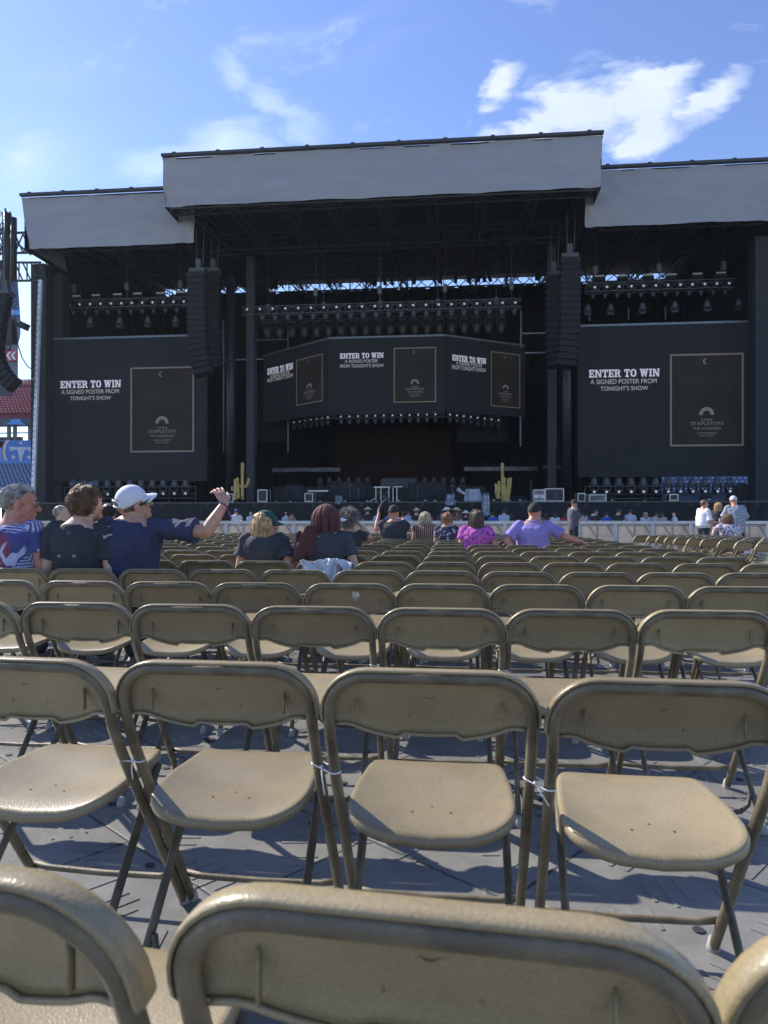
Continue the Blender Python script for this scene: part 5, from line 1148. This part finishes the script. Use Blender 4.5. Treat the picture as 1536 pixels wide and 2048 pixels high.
# row six: two women
t, M, kk, sh, nk = person('woman with blonde bob under a dark green cap in a charcoal tee', seatpos(520, 5.6), 0, k=.875, vox=.0095, sk=0, fat=.005, shirt=cloth_mat('charcoal_tee', (.045, .05, .062)), head=(R(-52), R(4), R(-3)), hoff=(.005, 0, -.05), sleeve=.6, sleeve_r=.088, wide=1.02, arms=(None, ((.245, .06, .70), (.10, .30, .62))))
strands(t, M, hair_mat('blonde', (.60, .39, .19)), 1700, .22, kk, 'bob', seed=6, zmax=.5, off=1.17); hair_cap(t, M, hair_mat('blonde_base', (.28, .19, .08)), kk, -.3, .35, .012); cap(t, M, cloth_mat('green_cap', (.015, .075, .065)), kk*1.07, R(-4), True); lips(t, M, kk)
t, M, kk, sh, nk = person('woman in a white cap with a maroon cloth draped over her head, charcoal tee', seatpos(646, 5.6), 0, k=.905, vox=.0095, sk=0, fat=.005, shirt=cloth_mat('charcoal_tee', (.045, .05, .062)), head=(R(-58), R(-2), 0), hoff=(.01, .01, -.035), sleeve=.62, sleeve_r=.08, wide=1.05, arms=(None, ((.25, .06, .72), (.10, .28, .62))))
cap(t, M, WC, kk, R(2), False); lips(t, M, kk); eyes(t, M, kk); hair_cap(t, M, hair_mat('dark_hair', (.06, .04, .03)), kk, -.2, .3, .002)
MAR = cloth_mat('maroon_cloth', (.085, .032, .032)); hp = M.translation
b = MB()
def veil(u, v):                                         # over the crown, hanging down the back to the chair
    a = R(172)+R(176)*u; fold = .016*sin(u*34+v*2)+.010*sin(u*71+1); k2 = .118+fold*min(1, v*1.5)
    if v < .3: th_ = v/.3*R(88); rr_ = sin(th_); z = hp.z+.020+.130*cos(th_)
    else: rr_ = 1-.10*(v-.3); z = hp.z+.020-(v-.3)/.7*(.44+.13*sin(u*5.5)+.05*sin(u*17))
    x = hp.x-.012+cos(a)*k2*rr_*(1.0 if v < .3 else 1+.32*(v-.3)*(1 if cos(a) < 0 else -.6)); y = hp.y-.01+sin(a)*(k2+.0)*rr_
    return Vector((x, y, z))
b.grid(veil, 90, 34); o = b.build('draped_cloth', MAR, t, True); s_ = o.modifiers.new('t', 'SOLIDIFY'); s_.thickness = .003
b = MB(); b.grid(lambda u, v: Vector((-.21+.16*u-.03*v*(1-u), -.0+.10*u*u-.05+.02*sin(u*9+v*4), 1.0+.10*u-.24*v+.01*sin(u*14))), 24, 16); o = b.build('draped_cloth', MAR, t, True); s_ = o.modifiers.new('t', 'SOLIDIFY'); s_.thickness = .003
# white jacket on the back of her chair
p = Vector(seatpos(652, 5.42)); b = MB()
b.grid(lambda u, v: Vector((-.20+.42*u+.02*sin(v*7+u*3), (-.035 if v < .5 else .05)+.025*sin(u*21+v*5)-(.0 if v < .5 else 0), .80-abs(v-.45)*(.34+.16*sin(u*6+.5)+.05*sin(u*23))+.012*sin(u*18))), 46, 26)
b.grid(lambda u, v: Vector((.0+.10*u-.02*v, -.055+.02*sin(u*9+v*6), .815-.26*v*(.7+.5*sin(u*3)))), 14, 16)
o = b.build('jacket', cloth_mat('white_jacket', (.50, .56, .66), .06), None, True, p); tag(o, 'crumpled white jacket hung over the chair back below the maroon cloth', 'jacket'); s_ = o.modifiers.new('t', 'SOLIDIFY'); s_.thickness = .004
# ---- middle distance ----------------------------------------------------------
def simple(label, px, Y, **kw):
    hm = kw.pop('hair', None); hl = kw.pop('hl', .1); mode = kw.pop('mode', 'bob'); nh = kw.pop('nh', 500); cp = kw.pop('cap', None); lo = kw.pop('hlow', -.3); rz = kw.pop('rz', 0); cturn = kw.pop('cturn', 0); z = kw.pop('z', 0)
    P = seatpos(px, Y); t, M, kk, sh, nk = person(label, (P[0], P[1], z), rz, **kw)
    if hm: strands(t, M, hm, nh, hl, kk, mode, seed=int(px)); hair_cap(t, M, hm, kk, lo, .3, .006 if mode != 'short' else .002)
    if cp: cap(t, M, cp, kk*1.03, 0, False, turn=cturn)
    return t, M, kk, sh, nk
BLKC = cloth_mat('black_cap', (.018, .018, .02))
simple('woman with long curly grey hair in black, one arm raised to her head', 695, 8.3, k=.86, vox=.015, sk=0, shirt=cloth_mat('black_tee', (.030, .034, .042)), head=(R(-30), 0, 0), hoff=(0, 0, .0), arms=(None, ((.26, .12, .90), (.12, .17, 1.06))), sleeve=.8, hair=hair_mat('grey_curl', (.25, .23, .22)), mode='curl', hl=.11, nh=1300)
simple('balding man turned sideways in an olive shirt behind the black tee', 122, 9.6, k=1.0, vox=.016, sk=2, shirt=cloth_mat('olive', (.10, .11, .08)), head=(R(-60), R(8), R(-12)), lean=(-.08, .0), hair=hair_mat('grey', (.36, .34, .32)), mode='short', hl=.015, nh=700)
simple('person in black seated behind the white capped man', 203, 8.0, k=.98, vox=.016, sk=3, shirt=cloth_mat('black_tee', (.030, .034, .042)), head=(R(30), 0, 0), hair=hair_mat('black_hair', (.02, .018, .016)), mode='short', hl=.03)
t, M, kk, sh, nk = simple('heavy man in black cap and black tee holding a phone up with both hands', 786, 12.2, k=1.03, vox=.016, sk=4, fat=.05, wide=1.12, shirt=cloth_mat('black_tee', (.030, .034, .042)), head=(R(-8), 0, 0), arms=(((-.30, .08, .95), (-.265, .20, 1.22)), ((.26, .22, .93), (.15, .38, 1.12))), hand_kw=({'n': (0, 1, 0), 'curl': .5}, {'n': (0, 1, 0), 'curl': .6}), cap=BLKC)
b = MB(); b.box(sh[1][2]+Vector((-.04, .04, .07)), (.08, .012, .15)); b.build('phone', mat('black_glossy', (.01, .01, .012), .08), t)
b = MB(); b.tube([sh[0][2]+Vector((.03, .03, -.12)), sh[0][2]+Vector((.05, .03, .12)), sh[0][2]+Vector((.09, .03, .20)), sh[0][2]+Vector((.20, .03, .28))], [.05, .055, .04, .012], 8); b.build('black_bag_held', cloth_mat('black_cap', (.018, .018, .02)), t, True)
simple('woman with pale blonde hair in a black and peach striped open-back top', 849, 12.4, k=.92, vox=.016, sk=0, shirt=pattern('striped_top', 'stripe', (.02, .02, .03), (.42, .25, .17), (0, 0, 0), 9), head=(R(10), R(4), 0), sleeve=.25, hair=hair_mat('platinum', (.52, .46, .33)), hl=.20, nh=600)
simple('woman with short auburn hair in a black and white patterned top', 894, 12.0, k=.90, vox=.016, sk=0, shirt=pattern('patterned_top', 'blotch', (.03, .03, .06), (.38, .38, .42), (.05, .05, .1), 16), head=(R(-5), 0, 0), sleeve=.6, hair=hair_mat('auburn', (.32, .15, .07)), hl=.13, nh=600, fat=.01)
t, M, kk, sh, nk = simple('woman with long brown hair in a magenta leaf print top', 953, 10.1, k=.92, vox=.015, sk=0, fat=.05, wide=1.10, shirt=pattern('magenta_top', 'blotch', (.42, .08, .38), (.10, .02, .12), (.50, .12, .44), 24), head=(R(-42), R(0), 0), hoff=(.02, 0, 0), sleeve=.55, sleeve_r=.075, hair=hair_mat('long_brown', (.10, .06, .045)), hl=.34, nh=800, arms=(None, ((.30, .04, .70), (.2, .3, .6))))
t, M, kk, sh, nk = simple('man in a black cap and lilac polo with his arm along the next chairs', 1068, 10.0, k=1.02, vox=.015, sk=4, fat=.055, wide=1.14, shirt=cloth_mat('lilac_polo', (.26, .21, .52)), head=(R(-28), R(2), 0), hoff=(.03, 0, -.01), sleeve=.85, sleeve_r=.085, arms=(((-.37, .0, .82), (-.26, -.02, .68)), ((.42, .05, .88), (.66, .07, .80))), hand_kw=({}, {'n': (0, 0, 1), 'curl': .15, 'side': 1}), cap=BLKC)
b = MB(); b.tube([nk+Vector((.085*cos(a), .0+.085*sin(a)*.9, .018+.012*sin(a))) for a in [2*pi*i/20 for i in range(21)]], .016, 8, False); b.build('polo_collar', cloth_mat('lilac_polo', (.26, .21, .52)), t, True)
b = MB(); q = sh[1][2]; b.tube([q+Vector((-.01, .03*cos(a), .03*sin(a))) for a in [2*pi*i/12 for i in range(13)]], .008, 6, False); b.build('wristband', mat('purple_band', (.16, .05, .28), .5), t, True)
# standing people on the right
t, M, kk, sh, nk = simple('steward in a black cap and dark grey polo leaning by the fence, looking back', 1147, 22.0, rz=R(-62), pose='stand', k=.985, vox=.016, sk=1, fat=.015, shirt=cloth_mat('steward_polo', (.075, .078, .10)), head=(R(-80), 0, 0), sleeve=.85, trousers=cloth_mat('black_trousers', (.02, .02, .022)), arms=(None, ((.21, .06, 1.10), (.08, .34, 1.12))), cap=BLKC, shirt_low=-.22)
eyes(t, M, kk); b = MB(); b.tube([nk+Vector((.06, .03, 0)), nk+Vector((.07, .13, -.12)), nk+Vector((.02, .17, -.35))], .006, 5); b.build('lanyard', mat('white_lanyard', (.6, .62, .68), .6), t, True)
KH = cloth_mat('navy_jeans', (.02, .026, .045))
t, M, kk, sh, nk = simple('balding man in a white polo and dark jeans holding a clear cup', 1407, 20.2, rz=R(-72), pose='stand', k=.965, vox=.016, sk=4, fat=.055, wide=1.08, z=-.02, shirt=cloth_mat('white_polo', (.72, .73, .78)), head=(R(-6), 0, 0), sleeve=.85, sleeve_r=.08, trousers=KH, arms=(((-.25, .04, 1.08), (-.10, .30, 1.08)), ((.25, .02, 1.06), (.14, .34, 1.06))), hand_kw=({}, {'n': (1, 0, 0), 'curl': .7}), hair=hair_mat('grey_brown', (.20, .13, .09)), mode='fringe', hl=.02, nh=500, hlow=-.3)
b = MB(); q = sh[1][2]+Vector((.0, .08, .05)); b.tube([q+Vector((0, 0, -.06)), q+Vector((0, 0, .07))], [.03, .042], 14, False); b.build('plastic_cup', mat('clear_cup', (.55, .57, .58), .2), t, True)
b = MB(); b.tube([(.185*cos(a), .165*sin(a), .985*.965) for a in [2*pi*i/24 for i in range(25)]], .018, 6, False); b.build('belt', mat('brown_belt', (.12, .06, .03), .5), t, True)
t, M, kk, sh, nk = simple('woman with tied blonde hair in a black top and denim shorts', 1437, 21.5, rz=R(-20), pose='stand', k=.93, vox=.016, sk=0, fat=.0, shirt=cloth_mat('black_tee', (.030, .034, .042)), head=(R(-40), 0, 0), sleeve=.5, trousers=cloth_mat('pale_denim', (.13, .17, .25), .25), hair=hair_mat('blonde', (.60, .39, .19)), hl=.22, nh=400, shirt_low=.12)
t, M, kk, sh, nk = simple('tall man in a white cap and blue grey scallop print shirt, arms folded forward', 1474, 19.6, rz=R(-8), pose='stand', k=1.0, vox=.016, sk=4, fat=.04, wide=1.08, shirt=pattern('scallop_shirt', 'scallop', (.10, .13, .20), (.50, .53, .58), (0, 0, 0), 13), head=(R(10), R(-12), 0), hoff=(-.02, .02, -.01), lean=(-.05, .03), sleeve=.9, sleeve_r=.085, arms=(((-.33, .06, 1.16), (-.20, .32, 1.10)), ((.26, .12, 1.15), (.1, .34, 1.15))), cap=WC, cturn=R(-30), trousers=KH, shirt_low=-.3)
simple('seated woman with brown hair in a white top with red and blue flowers', 1464, 16.4, k=.92, vox=.016, sk=0, fat=.02, wide=1.15, shirt=pattern('flower_top', 'blotch', (.62, .60, .62), (.50, .07, .07), (.10, .16, .32), 15), head=(R(-20), 0, 0), lean=(0, .06), sleeve=.7, hair=hair_mat('mid_brown', (.20, .11, .055)), hl=.24, nh=500, arms=(((-.36, .04, .88), (-.44, -.02, .70)), None))
# ---- crowd beyond the fence -----------------------------------------------------
HATM = mat('straw_hat', (.50, .42, .30), .8, bump=.4, bs=60)
def hat(t, M, k, m=HATM):
    b = MB(); Mh = M @ Matrix.Translation((0, -.005, .07*k)); n = 24
    b.rings([[Mh @ Vector((cos(2*pi*j/n)*rx, sin(2*pi*j/n)*ry, z+(.045*abs(cos(2*pi*j/n))**2 if rx > .15 else 0))) for j in range(n)] for (rx, ry, z) in ((.175, .21, .0), (.12, .14, -.012), (.085, .105, .0), (.082, .102, .06), (.07, .09, .105), (.03, .05, .095))]); b.build('hat', m, t, True)
def band(nm, c): return cloth_mat(nm, c)
B_ = [  # px, head-top py, distance, shirt, hair, turn, extras, words
 (473, 1018, 29, ('pit_white', (.5, .52, .56)), 'b', 20, 'capblue', 'in white with a blue cap and white mask, left of the green cap'),
 (502, 1023, 31, ('pit_lblue', (.35, .45, .60)), 'g', -10, '', 'in light blue, just left of the green cap'),
 (573, 1024, 33, ('pit_sky', (.28, .40, .52)), 'd', 40, '', 'in pale blue bending, between the two charcoal tees'),
 (583, 1027, 30, ('pit_tanc', (.22, .14, .1)), 'd', -30, '', 'with dark hair beside the pale blue one, between the charcoal tees'),
 (696, 1018, 31, ('pit_teal', (.12, .22, .32)), 'd', 170, '', 'with dark glasses facing the seats, right of the white cap'),
 (711, 1022, 33, ('pit_dblue', (.08, .16, .28)), 'd', 30, '', 'in muted blue, second right of the white cap'),
 (735, 1016, 29, ('pit_black', (.02, .02, .022)), 'd', 0, 'hat', 'all in black with a cream cowboy hat'),
 (755, 1021, 30, ('pit_lilac', (.36, .40, .66)), 'd', -60, '', 'in pale lilac left of the raised phone'),
 (778, 1023, 32, ('pit_dblue', (.08, .16, .28)), 'd', 20, '', 'in dark blue behind the raised phone'),
 (790, 1021, 33, ('pit_black', (.02, .02, .022)), 'd', -20, '', 'in black behind the black cap'),
 (799, 1024, 31, ('pit_lblue', (.35, .45, .60)), 'd', 10, '', 'in light blue right of the black cap'),
 (815, 1021, 30, ('pit_lblue2', (.30, .40, .66)), 'd', -50, '', 'in bright blue left of the tan hat'),
 (833, 1018, 29, ('pit_black', (.02, .02, .022)), 't', 10, 'hat', 'in black with a round tan hat'),
 (847, 1027, 33, ('pit_dblue', (.08, .16, .28)), 'd', 0, '', 'half hidden between tan hat and dark cap'),
 (857, 1024, 29, ('pit_red', (.40, .04, .05)), 'd', 30, 'capdark', 'in red with a dark cap'),
 (884, 1021, 31, ('pit_navy', (.03, .05, .14)), 'd', 0, '', 'in navy left of the white cowboy hat'),
 (893, 1016, 28, ('pit_sage', (.30, .38, .42)), 'd', -80, 'hat', 'in sage green with a white cowboy hat'),
 (912, 1017, 28, ('pit_brown', (.12, .08, .07)), 'L', -40, 'hat', 'with long dark hair and a tan cowboy hat'),
 (921, 1022, 31, ('pit_navy', (.03, .05, .14)), 'L', 20, '', 'in navy between the cowboy hats'),
 (931, 1027, 29, ('pit_black', (.02, .02, .022)), 'd', -30, 'hat', 'in black with a small white cowboy hat, lowest of the hats'),
 (949, 1020, 30, ('pit_black', (.02, .02, .022)), 'g', 0, 'hat', 'in black with a grey hat above the magenta top'),
 (985, 1023, 31, ('pit_royal', (.04, .09, .42)), 'd', 0, '', 'in royal blue right of the hanging plastic cover'),
 (1008, 1018, 29, 'check', 'd', 0, '', 'in a blue and white checked shirt'),
 (1022, 1025, 32, ('pit_black', (.02, .02, .022)), 'L', 30, '', 'in black right of the checked shirt'),
 (1070, 1018, 29, 'check2', 'd', -20, '', 'in an aqua checked shirt behind the lilac polo'),
 (1092, 1026, 31, ('pit_brown', (.12, .08, .07)), 'L', 0, '', 'with long brown hair right of the lilac polo'),
 (1110, 1030, 30, ('pit_white', (.5, .52, .56)), 'L', 10, '', 'in white, first left of the steward'),
 (1130, 1026, 32, ('pit_red', (.40, .04, .05)), 'L', 0, '', 'in red, half hidden by the steward'),
 (1164, 1024, 30, ('pit_lblue', (.35, .45, .60)), 'd', -30, '', 'in light blue, first right of the steward'),
 (1173, 1025, 32, ('pit_royal', (.04, .09, .42)), 'd', 20, '', 'in royal blue, second right of the steward'),
 (1190, 1018, 28, ('pit_black', (.02, .02, .022)), 'd', -70, 'mask', 'in black with a white hood behind the neck'),
 (1213, 1027, 29, ('pit_royal', (.04, .09, .42)), 'd', -10, '', 'short, in royal blue against the dark stage skirt'),
 (1236, 1017, 28, ('pit_black', (.02, .02, .022)), 'd', -60, '', 'tall, in black with a pale collar'),
 (1260, 1017, 28, ('pit_greyb', (.32, .38, .50)), 'd', -15, '', 'in a grey blue shirt with broad back'),
 (1291, 1030, 30, ('pit_white', (.5, .52, .56)), 'B', 0, '', 'with long blonde hair, low behind the fence'),
 (1311, 1028, 30, ('pit_white', (.5, .52, .56)), 'd', -50, '', 'in white with dark hair just right of the long blonde hair'),
 (1323, 1026, 29, ('pit_sand', (.34, .30, .26)), 'L', -60, 'capdark', 'with a dark cap and sand coloured top'),
 (1349, 1025, 29, ('pit_white2', (.55, .60, .68)), 'd', 150, '', 'bearded, in a white tee, facing the seats'),
]
HM = {'b': hair_mat('pit_brown', (.12, .07, .04)), 'g': hair_mat('pit_grey', (.3, .29, .28)), 'd': hair_mat('pit_dark', (.04, .028, .02)), 't': hair_mat('pit_tan', (.2, .12, .07)), 'L': hair_mat('pit_dark', (.04, .028, .02)), 'B': hair_mat('pit_blonde', (.4, .3, .17))}
for i, (px, py, Y, sc_, hc, yw, ex, words) in enumerate(B_):
    m = pattern('checked_shirt', 'check', (.16, .26, .48), (.45, .52, .62), (0, 0, 0), 26) if sc_ == 'check' else pattern('aqua_checked_shirt', 'check', (.14, .34, .42), (.42, .52, .58), (0, 0, 0), 26) if sc_ == 'check2' else cloth_mat(*sc_)
    zt = zz(px, py, Y); k = max(.82, min(1.06, zt/1.765)); p = seatpos(px, Y)
    ar = ((None, ((.25, .05, 1.15*k), (.10, .30, 1.25*k))), (None, None), (((-.24, .03, 1.12*k), (-.1, .28, 1.2*k)), ((.24, .03, 1.12*k), (.1, .28, 1.2*k))))[i % 3]
    t, M, kk, sh, nk = person('concert goer '+words, p, R(yw)*.5, 'stand', k=k, vox=.026, sk=i % 5 if i % 5 != 3 else 0, shirt=m, head=(R(yw)*.5, R((i*37 % 17)-8), 0), arms=ar, camp=.006, fat=.01*(i % 3), group='crowd standing beyond the fence')
    hair_cap(t, M, HM[hc], kk, -.35, .3, .008, amp=.004, name='hair')
    if hc in 'LB': b = MB(); b.tube([M @ Vector((0, -.03, .06)), M @ Vector((0, -.06, -.06)), M @ Vector((0, -.07, -.2))], [.085, .085, .05], 12); b.build('long_hair', HM[hc], t, True)
    if ex == 'hat': hat(t, M, kk, HATM if i != 19 and i != 16 else mat('white_hat', (.6, .6, .6), .8))
    if ex.startswith('cap'): cap(t, M, BLKC if ex == 'capdark' else cloth_mat('blue_cap', (.03, .07, .25)), kk*1.04, 0, False)
    if ex == 'mask': b = MB(); b.ball((0, -.1, -.11), (.10, .06, .05), M, 10, 7); b.build('hood', cloth_mat('pit_white', (.5, .52, .56)), t, True)
# ---- turn every remeshed figure into its final surface ------------------------
bpy.context.view_layer.update(); dg = bpy.context.evaluated_depsgraph_get()
for (o, amp, ns) in REM:
    me = bpy.data.meshes.new_from_object(o.evaluated_get(dg), preserve_all_data_layers=False, depsgraph=dg)
    if amp:
        nv = len(me.vertices); q = np.empty(nv*3, np.float32); me.vertices.foreach_get('co', q); nn_ = np.empty(nv*3, np.float32); me.vertices.foreach_get('normal', nn_)
        q = q.reshape(-1, 3); nn_ = nn_.reshape(-1, 3); sd = len(o.parent['label'])*1.7; w_ = np.zeros(nv, np.float32); rn = random.Random(int(sd*10))
        for k_ in range(9):
            f_ = ns*(1.2+k_*.75); a_ = rn.uniform(0, 6.3); d_ = np.array([cos(a_), sin(a_), rn.uniform(-.5, .9)]); w_ += np.sin(q@d_*f_*1.6+2.2*np.sin(q@np.array([d_[1], d_[0], .7])*f_*.8+k_)+sd)*(1/(1+k_*.45))
        w_ = np.sign(w_)*np.abs(w_)**.8*.5; q += nn_*(amp*w_)[:, None]; me.vertices.foreach_set('co', q.ravel())
    me.polygons.foreach_set('use_smooth', [True]*len(me.polygons)); me.name = o.name
    o['n'] = 0; del o['n']; o.modifiers.clear(); o.data = me
# ---------------------------------------------------------------- thin scattering volume, added to lift the stage blacks like lens veil
b = MB(); b.box((0, 55, 24), (260, 150, 50)); hz = b.build('haze', bpy.data.materials.new('haze')); tag(hz, kind='stuff')
hm = hz.data.materials[0]; hm.use_nodes = True; t_ = hm.node_tree; t_.nodes.clear(); o_ = t_.nodes.new('ShaderNodeOutputMaterial'); v_ = t_.nodes.new('ShaderNodeVolumePrincipled')
v_.inputs['Color'].default_value = (.72, .86, 1, 1); v_.inputs['Density'].default_value = .00018; v_.inputs['Anisotropy'].default_value = .35; t_.links.new(v_.outputs[0], o_.inputs['Volume'])
hz.visible_shadow = True
